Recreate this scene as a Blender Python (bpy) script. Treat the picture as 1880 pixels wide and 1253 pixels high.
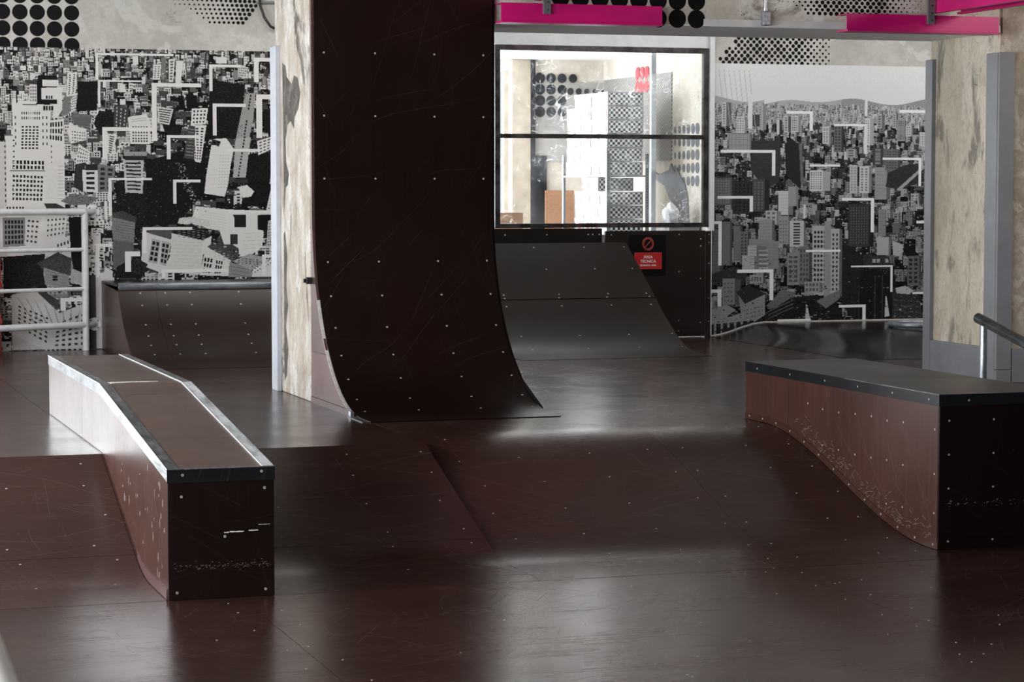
import bpy, bmesh, math, random
import numpy as np
from mathutils import Vector
R = math.radians
random.seed(7)
rng = np.random.default_rng(11)
for o in list(bpy.data.objects):
    bpy.data.objects.remove(o)
scene = bpy.context.scene
COL = scene.collection

# ------------------------------------------------------------------ camera
cam_d = bpy.data.cameras.new('camera')
cam_d.sensor_width = 36.0
cam_d.lens = 36.0 * 4349 / 1880
cam_d.clip_start = 0.05
cam_d.clip_end = 200
cam_d.dof.use_dof = True
cam_d.dof.focus_distance = 12.5
cam_d.dof.aperture_fstop = 11
cam = bpy.data.objects.new('camera', cam_d)
COL.objects.link(cam)
cam.location = (0, 0, 1.7)
cam.rotation_euler = (R(90 - 3.704), 0, R(-17.92))
scene.camera = cam

# ------------------------------------------------------------------ world, lights, exposure
world = bpy.data.worlds.new('overcast_sky')
scene.world = world
world.use_nodes = True
world.node_tree.nodes['Background'].inputs[0].default_value = (0.86, 0.93, 1.0, 1)
world.node_tree.nodes['Background'].inputs[1].default_value = 1.0

def area(name, loc, rot, sx, sy, power, col=(1, 1, 1)):
    l = bpy.data.lights.new(name, 'AREA')
    l.shape = 'RECTANGLE'
    l.size = sx
    l.size_y = sy
    l.energy = power
    l.color = col
    o = bpy.data.objects.new(name, l)
    COL.objects.link(o)
    o.location = loc
    o.rotation_euler = rot
    return o
DAY = (0.93, 0.97, 1.0)
# daylight entering through the windows of the left wall (they face +X)
LEFT_Y = (1.8, 5.4, 9.0, 12.6)
for yc in LEFT_Y:
    area('window_daylight', (-2.62, yc, 1.95), (0, R(-90), 0), 1.9, 2.4, 320, DAY)
# window at the far left of the back wall (faces -Y)
area('window_daylight', (-0.55, 19.22, 1.75), (R(-90), 0, 0), 2.3, 2.2, 200, DAY)
# linear wall-washer lamps under the ceiling in front of the back wall
for xc, pw in ((1.2, 26), (4.4, 26), (7.6, 36), (10.8, 44)):
    area('wall_washer_light', (xc, 17.35, 3.42), (R(30), 0, 0), 2.4, .12, pw, (1, .975, .94))
# linear fill lights added to brighten the beam front and right column
for xc in (9.0, 11.0):
    area('added_fill_light', (xc, 11.2, 3.42), (R(55), 0, R(30)), 1.6, .12, 30, (1, .95, .88))
area('added_fill_light', (.2, 11.0, 3.42), (R(58), 0, R(-35)), 1.6, .12, 42, (1, .95, .88))  # added fill from the left, also for the beam front
area('added_fill_light', (1.6, 1.2, 3.42), (0, 0, 0), 1.6, .12, 25, (1, .95, .88))  # added fill that brightens the leaning pipe in the foreground
# storage room: daylight of its back window and of its left window
area('window_daylight', (5.95, 21.95, 1.95), (R(-90), 0, 0), 2.1, 1.7, 175, DAY)
area('window_daylight', (4.35, 20.4, 1.9), (0, R(-90), 0), 1.8, 2.2, 165, DAY)

scene.view_settings.view_transform = 'Standard'
scene.view_settings.look = 'None'
scene.view_settings.exposure = 0.0
scene.view_settings.gamma = 1.0
scene.view_settings.use_curve_mapping = False

# ------------------------------------------------------------------ materials
class NT:
    def __init__(s, name):
        s.m = bpy.data.materials.new(name)
        s.m.use_nodes = True
        s.t = s.m.node_tree
        s.b = s.t.nodes['Principled BSDF']
    def n(s, typ, **kw):
        nd = s.t.nodes.new(typ)
        for k, v in kw.items():
            if k.startswith('i_'):
                nd.inputs[k[2:].replace('_', ' ')].default_value = v
            else:
                setattr(nd, k, v)
        return nd
    def l(s, a, b):
        s.t.links.new(a, b)
    def math(s, op, a, b=None, c=None, clamp=False):
        nd = s.t.nodes.new('ShaderNodeMath')
        nd.operation = op
        nd.use_clamp = clamp
        for i, v in enumerate((a, b, c)):
            if v is None:
                continue
            if isinstance(v, (int, float)):
                nd.inputs[i].default_value = v
            else:
                s.l(v, nd.inputs[i])
        return nd.outputs[0]
    def mix(s, fac, a, b, blend='MIX'):
        nd = s.t.nodes.new('ShaderNodeMix')
        nd.data_type = 'RGBA'
        nd.blend_type = blend
        for i, v in ((0, fac), (6, a), (7, b)):
            if isinstance(v, (int, float)):
                nd.inputs[i].default_value = v
            elif isinstance(v, tuple):
                nd.inputs[i].default_value = (*v, 1) if len(v) == 3 else v
            else:
                s.l(v, nd.inputs[i])
        return nd.outputs[2]
    def coords(s, scale=(1, 1, 1)):
        tc = s.n('ShaderNodeTexCoord')
        if scale == (1, 1, 1):
            return tc.outputs['Object']
        mp = s.n('ShaderNodeMapping')
        mp.inputs['Scale'].default_value = scale
        s.l(tc.outputs['Object'], mp.inputs['Vector'])
        return mp.outputs[0]
    def noise(s, vec, scale, detail=3, rough=.5, dist=0.0):
        nd = s.n('ShaderNodeTexNoise')
        nd.inputs['Scale'].default_value = scale
        nd.inputs['Detail'].default_value = detail
        nd.inputs['Roughness'].default_value = rough
        nd.inputs['Distortion'].default_value = dist
        s.l(vec, nd.inputs['Vector'])
        return nd.outputs['Fac']
    def ramp(s, fac, stops):
        nd = s.n('ShaderNodeValToRGB')
        e = nd.color_ramp.elements
        while len(e) < len(stops):
            e.new(.5)
        for el, (p, c) in zip(e, stops):
            el.position = p
            el.color = (*c, 1) if isinstance(c, tuple) else (c, c, c, 1)
        s.l(fac, nd.inputs[0])
        return nd.outputs[0]
    def bump(s, h, strength=.2, dist=.01):
        nd = s.n('ShaderNodeBump')
        nd.inputs['Strength'].default_value = strength
        nd.inputs['Distance'].default_value = dist
        s.l(h, nd.inputs['Height'])
        s.l(nd.outputs[0], s.b.inputs['Normal'])

def flat(name, col, rough=.5, metal=0.0, spec=.5, bump=0.0, var=.12, vscale=8.0):
    t = NT(name)
    v = t.coords()
    nz = t.noise(v, vscale, 5, .6)
    c = t.ramp(nz, [(.3, tuple(x * (1 - var) for x in col)), (.7, tuple(min(1, x * (1 + var)) for x in col))])
    t.l(c, t.b.inputs['Base Color'])
    t.b.inputs['Roughness'].default_value = rough
    t.b.inputs['Metallic'].default_value = metal
    t.b.inputs['Specular IOR Level'].default_value = spec
    if bump:
        t.bump(nz, bump, .01)
    return t.m

def ply(name, base, rough=.27, scr=.30, scrcol=(.26, .21, .19), grain=(1.2, 55, 55), specks=.5, seed=0.0, scr_scale=1.0, spec=.5, plane='xy', scr_more=.03):
    """film-faced plywood: dark brown, glossy, scratched by wheels and boards"""
    t = NT(name)
    tc = t.coords()
    off = t.n('ShaderNodeVectorMath', operation='ADD')
    t.l(tc, off.inputs[0])
    off.inputs[1].default_value = (seed, seed * 1.7, seed * .6)
    v = off.outputs[0]
    oi = t.n('ShaderNodeObjectInfo')
    mp = t.n('ShaderNodeMapping')
    mp.inputs['Scale'].default_value = grain
    t.l(v, mp.inputs[0])
    g = t.noise(mp.outputs[0], 1.0, 4, .6)
    blot = t.noise(v, 1.3, 5, .6, .4)
    tone = t.math('MULTIPLY_ADD', blot, 1.1, .45)
    tone = t.math('MULTIPLY', tone, t.math('MULTIPLY_ADD', g, .5, .75))
    tone = t.math('MULTIPLY', tone, t.math('MULTIPLY_ADD', oi.outputs['Random'], .30, .85))
    rgb = t.n('ShaderNodeVectorMath', operation='SCALE')
    rgb.inputs[0].default_value = base
    t.l(tone, rgb.inputs['Scale'])
    col = rgb.outputs[0]
    # long thin curved scratches: arcs of circles around several centres, broken up by noise
    sep = t.n('ShaderNodeSeparateXYZ')
    t.l(v, sep.inputs[0])
    pa, pb = {'xy': (0, 1), 'yz': (1, 2), 'xz': (0, 2)}[plane]
    wob = t.math('MULTIPLY', t.noise(v, 1.1, 1), .30)
    tot = None
    for k, (cx, cy, fq, wd, thr, an) in enumerate(((2.1, 4.0, 16, .0016, .66, 9), (-9, 30, 22, .0014, .64, 30), (14, 3, 19, .0014, .66, 22), (4.7, 9.1, 24, .0017, .69, 6), (1.2, 10.3, 30, .0013, .67, 5), (7.5, 13.6, 26, .0016, .68, 7))):
        dx_ = t.math('SUBTRACT', sep.outputs[pa], cx)
        dy_ = t.math('SUBTRACT', sep.outputs[pb], cy)
        r_ = t.math('ADD', t.math('SQRT', t.math('ADD', t.math('MULTIPLY', dx_, dx_), t.math('MULTIPLY', dy_, dy_))), wob)
        rf = t.math('MULTIPLY', r_, fq * scr_scale)
        ln = t.math('LESS_THAN', t.math('FRACT', rf), wd * fq * scr_scale)
        cmb = t.n('ShaderNodeCombineXYZ')
        t.l(t.math('MULTIPLY', t.math('FLOOR', rf), 7.31), cmb.inputs[0])
        t.l(t.math('MULTIPLY', t.math('ARCTAN2', dy_, dx_), an * scr_scale), cmb.inputs[1])
        cmb.inputs[2].default_value = k * 3.3
        m = t.noise(cmb.outputs[0], 1.0, 1.0)
        ln = t.math('MULTIPLY', ln, t.math('MULTIPLY_ADD', m, 9.0, -9.0 * (thr - scr_more), clamp=True))
        tot = ln if tot is None else t.math('MAXIMUM', tot, ln)
    col = t.mix(t.math('MULTIPLY', tot, scr), col, scrcol)
    if specks:
        vo = t.n('ShaderNodeTexVoronoi')
        vo.inputs['Scale'].default_value = 34
        t.l(v, vo.inputs['Vector'])
        sp = t.math('LESS_THAN', vo.outputs['Distance'], .085)
        sm = t.noise(v, 3.1, 4, .7)
        sp = t.math('MULTIPLY', sp, t.math('MULTIPLY_ADD', sm, 7, -4.1, clamp=True))
        col = t.mix(t.math('MULTIPLY', sp, specks), col, (.38, .34, .32))
        tot = t.math('MAXIMUM', tot, sp)
    t.l(col, t.b.inputs['Base Color'])
    rr = t.math('MULTIPLY_ADD', t.noise(v, 2.6, 4, .6), .16, rough - .08)
    rr = t.math('MULTIPLY_ADD', g, .10, t.math('SUBTRACT', rr, .05))
    rr = t.math('MULTIPLY_ADD', tot, .07, rr)
    t.l(rr, t.b.inputs['Roughness'])
    t.b.inputs['Specular IOR Level'].default_value = spec
    t.bump(g, .010, .004)
    return t.m

def plaster(name, c0, c1, c2, scale=2.5, rough=.85, bump=.5, stain=None, stretch=(1, 1, 1), mott=.8, stoff=-8.3):
    t = NT(name)
    v = t.coords(stretch)
    a = t.noise(v, scale, 6, .62, .3)
    b = t.noise(v, scale * 5.3, 5, .7)
    c = t.ramp(a, [(.32, c0), (.5, c1), (.68, c2)])
    c = t.mix(t.math('MULTIPLY_ADD', b, 1.6, -.72, clamp=True), c, tuple(x * .62 for x in c1))
    patch = t.noise(v, scale * .9, 4, .55, .8)
    pm = t.math('MULTIPLY_ADD', patch, 40, -23.6, clamp=True)
    c = t.mix(t.math('MULTIPLY', pm, .75), c, c2)
    if stain:
        sv, sc = stain
        s_ = t.noise(t.coords(sv), 1.6, 6, .68, .5)
        c = t.mix(t.math('MULTIPLY_ADD', s_, 14, stoff, clamp=True), c, sc)
    fine = t.noise(v, scale * 14, 4, .75)
    c = t.mix(t.math('MULTIPLY_ADD', fine, 3.2, -1.62, clamp=True), c, tuple(x * mott for x in c1))
    cr = t.noise(v, 1.8, 3, .6, 1.2)
    ck = t.math('LESS_THAN', t.math('ABSOLUTE', t.math('SUBTRACT', cr, .5)), .0022)
    ck = t.math('MULTIPLY', ck, t.math('MULTIPLY_ADD', t.noise(v, 1.1, 2), 6, -3.0, clamp=True))
    c = t.mix(t.math('MULTIPLY', ck, .7), c, (.03, .027, .025))
    t.l(c, t.b.inputs['Base Color'])
    t.b.inputs['Roughness'].default_value = rough
    t.b.inputs['Specular IOR Level'].default_value = .3
    t.bump(t.math('ADD', a, t.math('MULTIPLY', b, .6)), bump, .012)
    return t.m

def worn_steel(name, dark, light, rough=.34, scale=30, bias=-1.3, stretch=(1, .25, 1), metal=.75):
    t = NT(name)
    v = t.coords(stretch)
    a = t.noise(v, scale, 5, .7)
    b = t.noise(t.coords(), 3.0, 4, .6)
    f = t.math('MULTIPLY_ADD', t.math('ADD', t.math('MULTIPLY', a, .6), t.math('MULTIPLY', b, .4)), 4.0, bias, clamp=True)
    t.l(t.mix(f, dark, light), t.b.inputs['Base Color'])
    t.b.inputs['Metallic'].default_value = metal
    t.l(t.math('MULTIPLY_ADD', a, .25, rough - .1), t.b.inputs['Roughness'])
    t.bump(a, .08, .003)
    return t.m

M = {}
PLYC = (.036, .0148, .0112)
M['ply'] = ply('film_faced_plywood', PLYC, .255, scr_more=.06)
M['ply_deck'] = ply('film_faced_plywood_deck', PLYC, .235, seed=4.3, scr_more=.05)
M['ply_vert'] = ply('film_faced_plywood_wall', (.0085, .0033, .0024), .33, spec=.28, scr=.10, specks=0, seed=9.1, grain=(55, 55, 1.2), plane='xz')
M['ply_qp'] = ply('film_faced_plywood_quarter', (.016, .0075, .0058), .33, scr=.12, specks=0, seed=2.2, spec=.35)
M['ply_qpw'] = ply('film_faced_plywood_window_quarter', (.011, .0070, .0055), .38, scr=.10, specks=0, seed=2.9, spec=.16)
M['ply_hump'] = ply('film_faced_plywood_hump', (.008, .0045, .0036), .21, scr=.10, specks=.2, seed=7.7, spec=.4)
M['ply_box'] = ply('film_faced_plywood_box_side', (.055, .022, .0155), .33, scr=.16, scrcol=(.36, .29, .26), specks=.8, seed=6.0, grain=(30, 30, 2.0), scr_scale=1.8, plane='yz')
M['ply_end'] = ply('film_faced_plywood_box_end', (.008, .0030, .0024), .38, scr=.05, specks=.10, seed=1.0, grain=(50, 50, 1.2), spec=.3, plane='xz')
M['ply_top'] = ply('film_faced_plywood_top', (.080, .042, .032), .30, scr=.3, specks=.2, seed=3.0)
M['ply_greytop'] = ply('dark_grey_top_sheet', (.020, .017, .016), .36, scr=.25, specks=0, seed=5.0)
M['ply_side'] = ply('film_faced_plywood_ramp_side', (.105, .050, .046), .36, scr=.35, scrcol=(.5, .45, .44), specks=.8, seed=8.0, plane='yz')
M['ply_edge'] = flat('plywood_edge', (.36, .28, .20), .7, var=.3, vscale=60)
M['pale_edge'] = flat('pale_worn_plywood_edge', (.52, .49, .47), .6, var=.2, vscale=40)
M['black_ply'] = flat('black_plywood', (.010, .0085, .008), .42, var=.2, spec=.1)
M['dark_ply'] = ply('dark_door_plywood', (.008, .0040, .0030), .40, scr=.03, specks=0, seed=12.0, grain=(50, 50, 1.2), spec=.35, plane='xz')
M['black_band'] = ply('black_edge_band', (.0075, .0085, .010), .33, scr=.12, specks=.05, seed=14.0)
M['steel_edge'] = worn_steel('worn_steel_edge', (.06, .065, .072), (.34, .36, .38), .36, 40, -1.55)
M['steel_bright'] = worn_steel('scuffed_steel_edge', (.05, .055, .06), (.66, .69, .70), .42, 26, -1.25, stretch=(1, .12, 1), metal=.2)
M['polished'] = flat('polished_bare_edge', (.86, .86, .88), .3, .1, var=.05)
M['coping'] = worn_steel('dark_steel_coping', (.07, .078, .088), (.36, .39, .43), .34, 14, -1.4, stretch=(.2, 1, 1), metal=.55)
M['galv'] = worn_steel('galvanised_steel', (.30, .33, .36), (.62, .66, .70), .32, 45, -1.4, stretch=(1, 1, 1), metal=.85)
M['frame_steel'] = worn_steel('raw_steel_frame', (.018, .016, .016), (.085, .08, .08), .45, 12, -1.7, stretch=(1, 1, 1), metal=.7)
M['rail_dark'] = worn_steel('ground_steel_rail', (.045, .045, .045), (.22, .235, .24), .35, 18, -1.5, stretch=(1, .3, 1), metal=.8)
M['screw'] = flat('zinc_screw_head', (.42, .40, .37), .45, .0, var=.15)
M['screw_hole'] = flat('screw_recess', (.03, .028, .026), .6)
M['white_paint'] = flat('white_painted_steel', (.62, .635, .65), .42, var=.10, vscale=14)
M['post_white'] = flat('pale_grey_painted_post', (.55, .57, .58), .5, var=.08)
M['grey_board'] = flat('grey_painted_board', (.20, .20, .215), .55, var=.12, vscale=5, bump=.15)
M['grey_light'] = flat('light_grey_painted_board', (.47, .49, .54), .5, var=.08)
M['pink'] = flat('magenta_painted_steel', (.56, .0035, .150), .38, var=.10, vscale=4)
M['strut'] = flat('grey_strut_steel', (.15, .16, .165), .45, .3, var=.15)
M['paint_black'] = flat('black_wall_paint', (.006, .006, .006), .6, var=.2, spec=.1)
M['paint_ink'] = flat('blue_black_wall_paint', (.012, .015, .020), .5, var=.3, spec=.1)
M['paint_red'] = flat('red_wall_paint', (.62, .030, .045), .5)
M['paint_greyp'] = flat('grey_wall_paint', (.14, .15, .17), .5, var=.3, vscale=20)
M['plaster'] = plaster('bare_plaster_wall', (.40, .385, .35), (.47, .45, .415), (.56, .55, .52), 2.0, bump=.25)
M['beam'] = plaster('bare_concrete_beam', (.55, .48, .40), (.68, .61, .53), (.80, .77, .73), 3.0, bump=.45, stain=((1, 1, 1), (.26, .22, .18)))
M['soffit'] = flat('grey_painted_soffit', (.80, .785, .765), .7, var=.05, vscale=2)
M['beam_white'] = flat('white_painted_strip', (.66, .65, .63), .7, var=.1)
M['conc_left'] = plaster('weathered_pale_concrete', (.38, .315, .25), (.53, .465, .395), (.68, .65, .61), 6.0, bump=1.0, stain=((1.6, 1.6, .8), (.11, .095, .08)), stretch=(1, 1, .6), mott=.48, stoff=-7.7)
M['stain'] = plaster('dark_crumbled_plaster', (.07, .06, .052), (.115, .10, .088), (.24, .21, .18), 9.0, bump=.9, mott=.4)
M['conc_right'] = plaster('weathered_cream_concrete', (.48, .405, .30), (.60, .525, .415), (.68, .61, .51), 2.4, bump=.35, stain=((3.0, 3.0, 1.0), (.27, .24, .20)), stretch=(1.5, 1.5, .7), mott=.5, stoff=-7.8)
M['conc_rough'] = plaster('rough_brown_concrete', (.30, .235, .175), (.42, .35, .28), (.60, .54, .47), 5.0, bump=.9, stain=((2, 2, 1), (.16, .13, .10)))
M['dark_wall'] = flat('dark_grey_wall', (.10, .10, .105), .8)
M['ceiling'] = flat('raw_concrete_ceiling', (.22, .21, .20), .85)
M['store_wall'] = plaster('storage_room_wall', (.50, .45, .39), (.62, .57, .50), (.70, .67, .62), 2.5, bump=.4)
M['store_grey'] = flat('grey_storage_wall', (.33, .32, .31), .7, var=.2, vscale=5)
M['store_white'] = flat('white_ceiling', (.82, .81, .79), .7, var=.03)
M['store_beige'] = flat('beige_plaster_pier', (.42, .36, .29), .8, var=.2, vscale=6)
M['card'] = flat('brown_cardboard', (.30, .17, .095), .75, var=.12)
M['chip'] = flat('brown_chipboard', (.33, .165, .085), .7, var=.15, vscale=40)
M['white_box'] = flat('white_shoe_box', (.86, .85, .84), .55, var=.03)
M['box_red'] = flat('red_print', (.50, .015, .04), .5)
M['box_trim'] = flat('grey_box_border', (.30, .30, .315), .55)
M['box_dark'] = flat('dark_brown_box', (.12, .05, .04), .6)
M['rack'] = flat('grey_slotted_rack', (.19, .205, .22), .45, .2)
M['rack_pale'] = flat('pale_slotted_rack', (.50, .53, .56), .45, .2)  # pale grey of the storage room post
M['sign_red'] = flat('red_sign', (.44, .006, .014), .45, var=.05)
M['sign_line'] = flat('bright_red_line', (.60, .06, .035), .45, var=.05)
M['sign_white'] = flat('white_lettering', (.75, .73, .70), .5, var=.02)
M['sign_black'] = flat('black_sign_board', (.004, .004, .004), .5, var=.1, spec=.1)
M['red_plastic'] = flat('red_plastic', (.55, .012, .008), .35, var=.12, vscale=4)
M['rubber'] = flat('black_rubber', (.008, .008, .008), .5)
M['bag'] = flat('white_plastic_bag', (.60, .61, .63), .3, var=.2, vscale=18)
M['pale_rail'] = flat('pale_painted_rail', (.92, .90, .88), .5)
M['scuff_dim'] = flat('faint_scuff', (.11, .095, .085), .7, var=.5, vscale=50)
M['scuff_side'] = flat('side_scuff', (.36, .30, .28), .7, var=.4, vscale=50)
M['scuff'] = flat('pale_scuff', (.16, .13, .115), .7, var=.3, vscale=50)
M['white_tear'] = flat('bare_white_wood_tear', (.66, .64, .61), .6, var=.2, vscale=60)

def hatch():
    t = NT('hatched_print')
    v = t.coords()
    mp = t.n('ShaderNodeMapping')
    mp.inputs['Rotation'].default_value = (R(40), 0, 0)
    t.l(v, mp.inputs[0])
    w = t.n('ShaderNodeTexWave', wave_type='BANDS', bands_direction='Z')
    w.inputs['Scale'].default_value = 11
    w.inputs['Distortion'].default_value = .3
    t.l(mp.outputs[0], w.inputs['Vector'])
    c = t.ramp(w.outputs['Fac'], [(.35, (.10, .095, .09)), (.65, (.36, .34, .32))])
    t.l(c, t.b.inputs['Base Color'])
    t.b.inputs['Roughness'].default_value = .5
    return t.m
M['hatch'] = hatch()

def checker_mat():
    t = NT('black_white_checker_print')
    v = t.coords()
    ck = t.n('ShaderNodeTexChecker')
    ck.inputs['Scale'].default_value = 1 / .0236
    ck.inputs['Color1'].default_value = (.72, .72, .74, 1)
    ck.inputs['Color2'].default_value = (.012, .014, .022, 1)
    mp = t.n('ShaderNodeMapping')
    mp.inputs['Location'].default_value = (.0007, .5, .0007)
    mp.inputs['Scale'].default_value = (1, 0, 1)
    t.l(v, mp.inputs[0])
    t.l(mp.outputs[0], ck.inputs['Vector'])
    t.l(ck.outputs['Color'], t.b.inputs['Base Color'])
    t.b.inputs['Roughness'].default_value = .5
    return t.m
M['checker'] = checker_mat()

def pane_mat():
    """scratched clear acrylic"""
    t = NT('scratched_clear_acrylic')
    v = t.coords()
    tot = None
    for sc, wd, ds, mk, k in ((2.4, .004, 2.0, 2.0, -2.9), (5.5, .006, 2.6, 3.0, -2.7), (13, .010, 1.0, 2.2, -2.7)):
        d = t.math('ABSOLUTE', t.math('SUBTRACT', t.noise(v, sc, 1, .4, ds), .5))
        ln = t.math('MULTIPLY', t.math('LESS_THAN', d, wd), t.math('MULTIPLY_ADD', t.noise(v, mk, 3), 5.5, k, clamp=True))
        tot = ln if tot is None else t.math('MAXIMUM', tot, ln)
    haze = t.math('MULTIPLY_ADD', t.noise(v, 2.2, 5, .6), .10, -.035, clamp=True)
    f = t.math('MAXIMUM', t.math('MULTIPLY', tot, .40), haze)
    tr = t.n('ShaderNodeBsdfTransparent')
    tr.inputs[0].default_value = (.96, .97, .97, 1)
    gl = t.n('ShaderNodeBsdfGlossy')
    gl.inputs['Roughness'].default_value = .06
    df = t.n('ShaderNodeBsdfTranslucent')
    df.inputs[0].default_value = (.8, .82, .83, 1)
    m1 = t.n('ShaderNodeMixShader')
    fr = t.n('ShaderNodeFresnel')
    fr.inputs[0].default_value = 1.3
    t.l(fr.outputs[0], m1.inputs[0])
    t.l(tr.outputs[0], m1.inputs[1])
    t.l(gl.outputs[0], m1.inputs[2])
    m2 = t.n('ShaderNodeMixShader')
    t.l(f, m2.inputs[0])
    t.l(m1.outputs[0], m2.inputs[1])
    t.l(df.outputs[0], m2.inputs[2])
    out = t.t.nodes['Material Output']
    t.l(m2.outputs[0], out.inputs['Surface'])
    return t.m
M['pane'] = pane_mat()

def print_mat(name, tint, rough):
    t = NT(name)
    a = t.n('ShaderNodeAttribute', attribute_name='ink')
    t.l(t.mix(1.0, a.outputs['Color'], tint, 'MULTIPLY'), t.b.inputs['Base Color'])
    t.b.inputs['Roughness'].default_value = rough
    t.b.inputs['Specular IOR Level'].default_value = .08
    return t.m
M['print_l'] = print_mat('black_white_city_print', (1.0, .975, .95), .5)
M['print_r'] = print_mat('grey_city_print', (.965, 1.0, 1.0), .5)

# ------------------------------------------------------------------ geometry helpers
ORG = {}
class MB:
    """collects geometry in world coordinates, builds ONE mesh object"""
    def __init__(s):
        s.v = []
        s.f = []
        s.mi = []
        s.cur = 0
    def add(s, vs, fs):
        b = len(s.v)
        s.v += [tuple(p) for p in vs]
        s.f += [tuple(i + b for i in f) for f in fs]
        s.mi += [s.cur] * len(fs)
        return s
    def box(s, x0, x1, y0, y1, z0, z1):
        vs = [(x, y, z) for z in (z0, z1) for y in (y0, y1) for x in (x0, x1)]
        return s.add(vs, [(0, 2, 3, 1), (4, 5, 7, 6), (0, 1, 5, 4), (2, 6, 7, 3), (0, 4, 6, 2), (1, 3, 7, 5)])
    def prism(s, pts, a0, a1, axis='x'):
        """polygon pts extruded between a0 and a1 along axis; pts are (y,z) for x, (x,z) for y, (x,y) for z"""
        n = len(pts)
        if axis == 'x':
            f = lambda p, a: (a, p[0], p[1])
        elif axis == 'y':
            f = lambda p, a: (p[0], a, p[1])
        else:
            f = lambda p, a: (p[0], p[1], a)
        vs = [f(p, a0) for p in pts] + [f(p, a1) for p in pts]
        fs = [tuple(range(n)), tuple(reversed(range(n, 2 * n)))]
        fs += [(i, n + i, n + (i + 1) % n, (i + 1) % n) for i in range(n)]
        return s.add(vs, fs)
    def sheet(s, prof, x0, x1, t=.012):
        """bent sheet following profile [(y,z)], thickness t below it"""
        n = len(prof)
        low = []
        for i, (y, z) in enumerate(prof):
            a = prof[max(0, i - 1)]
            b = prof[min(n - 1, i + 1)]
            dy, dz = b[0] - a[0], b[1] - a[1]
            L = math.hypot(dy, dz) or 1
            sg = 1 if dy > 0 or (abs(dy) < 1e-9 and dz > 0) else -1
            low.append((y + sg * dz / L * t, z - sg * dy / L * t))
        vs = [(x0, *p) for p in prof] + [(x1, *p) for p in prof] + [(x0, *p) for p in low] + [(x1, *p) for p in low]
        fs = []
        for i in range(n - 1):
            fs += [(i, n + i, n + i + 1, i + 1), (2 * n + i, 2 * n + i + 1, 3 * n + i + 1, 3 * n + i),
                   (i, i + 1, 2 * n + i + 1, 2 * n + i), (n + i, 3 * n + i, 3 * n + i + 1, n + i + 1)]
        fs += [(0, 2 * n, 3 * n, n), (n - 1, 2 * n - 1, 4 * n - 1, 3 * n - 1)]
        return s.add(vs, fs)
    def tube(s, pts, r, n=14, cap=True):
        pts = [Vector(p) for p in pts]
        rings = []
        up = None
        for i, p in enumerate(pts):
            d = (pts[min(i + 1, len(pts) - 1)] - pts[max(0, i - 1)]).normalized()
            if up is None:
                up = Vector((0, 0, 1)) if abs(d.z) < .9 else Vector((1, 0, 0))
            a = d.cross(up).normalized()
            b = a.cross(d).normalized()
            up = b
            rr = r[i] if isinstance(r, (list, tuple)) else r
            rings.append([p + a * math.cos(2 * math.pi * k / n) * rr + b * math.sin(2 * math.pi * k / n) * rr for k in range(n)])
        vs = [q for ring in rings for q in ring]
        fs = []
        for i in range(len(pts) - 1):
            for k in range(n):
                k2 = (k + 1) % n
                fs.append((i * n + k, i * n + k2, (i + 1) * n + k2, (i + 1) * n + k))
        if cap:
            fs.append(tuple(reversed(range(n))))
            fs.append(tuple(range((len(pts) - 1) * n, len(pts) * n)))
        return s.add(vs, fs)
    def disc(s, c, nrm, r, n=24, t=.001, ry=None):
        """thin round plate, t proud of the surface along nrm"""
        c = Vector(c)
        nrm = Vector(nrm).normalized()
        a = nrm.cross(Vector((0, 0, 1)) if abs(nrm.z) < .9 else Vector((0, 1, 0))).normalized()
        b = a.cross(nrm)
        ry = ry or r
        top = [c + nrm * t + a * math.cos(2 * math.pi * k / n) * r + b * math.sin(2 * math.pi * k / n) * ry for k in range(n)]
        bot = [p - nrm * t for p in top]
        vs = top + bot
        fs = [tuple(range(n)), tuple(reversed(range(n, 2 * n)))] + [(k, n + k, n + (k + 1) % n, (k + 1) % n) for k in range(n)]
        if (Vector(top[1]) - Vector(top[0])).cross(Vector(top[2]) - Vector(top[1])).dot(nrm) < 0:
            fs = [tuple(reversed(f)) for f in fs]
        return s.add(vs, fs)
    def build(s, name, mat, parent=None, smooth=0, bevel=0, kind=None, label=None):
        o0 = ORG.get(parent.name, (0, 0, 0)) if parent else (0, 0, 0)
        me = bpy.data.meshes.new(name)
        me.from_pydata([(p[0] - o0[0], p[1] - o0[1], p[2] - o0[2]) for p in s.v], [], s.f)
        for m in (mat if isinstance(mat, (list, tuple)) else [mat]):
            me.materials.append(M[m])
        if any(s.mi):
            me.polygons.foreach_set('material_index', s.mi)
        bm = bmesh.new()
        bm.from_mesh(me)
        bmesh.ops.recalc_face_normals(bm, faces=bm.faces)
        bm.to_mesh(me)
        bm.free()
        if smooth:
            me.polygons.foreach_set('use_smooth', [True] * len(me.polygons))
            me.set_sharp_from_angle(angle=R(smooth))
        o = bpy.data.objects.new(name, me)
        COL.objects.link(o)
        if parent:
            o.parent = parent
        ORG[o.name] = o0
        if bevel:
            b = o.modifiers.new('bevel', 'BEVEL')
            b.width = bevel
            b.segments = 2
            b.limit_method = 'ANGLE'
            b.angle_limit = R(40)
        if kind:
            o['kind'] = kind
        if label:
            o['label'] = label
        return o

def tag(o, label, cat=None, group=None, kind=None):
    if label:
        o['label'] = label
    if cat:
        o['category'] = cat
    if group:
        o['group'] = group
    if kind:
        o['kind'] = kind
    return o

def thing(name, loc, label, cat, group=None, kind=None):
    o = bpy.data.objects.new(name, None)
    o.empty_display_size = .1
    COL.objects.link(o)
    o.location = loc
    ORG[o.name] = tuple(loc)
    return tag(o, label, cat, group, kind)

def Bx(*a):
    return MB().box(*a)

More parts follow.
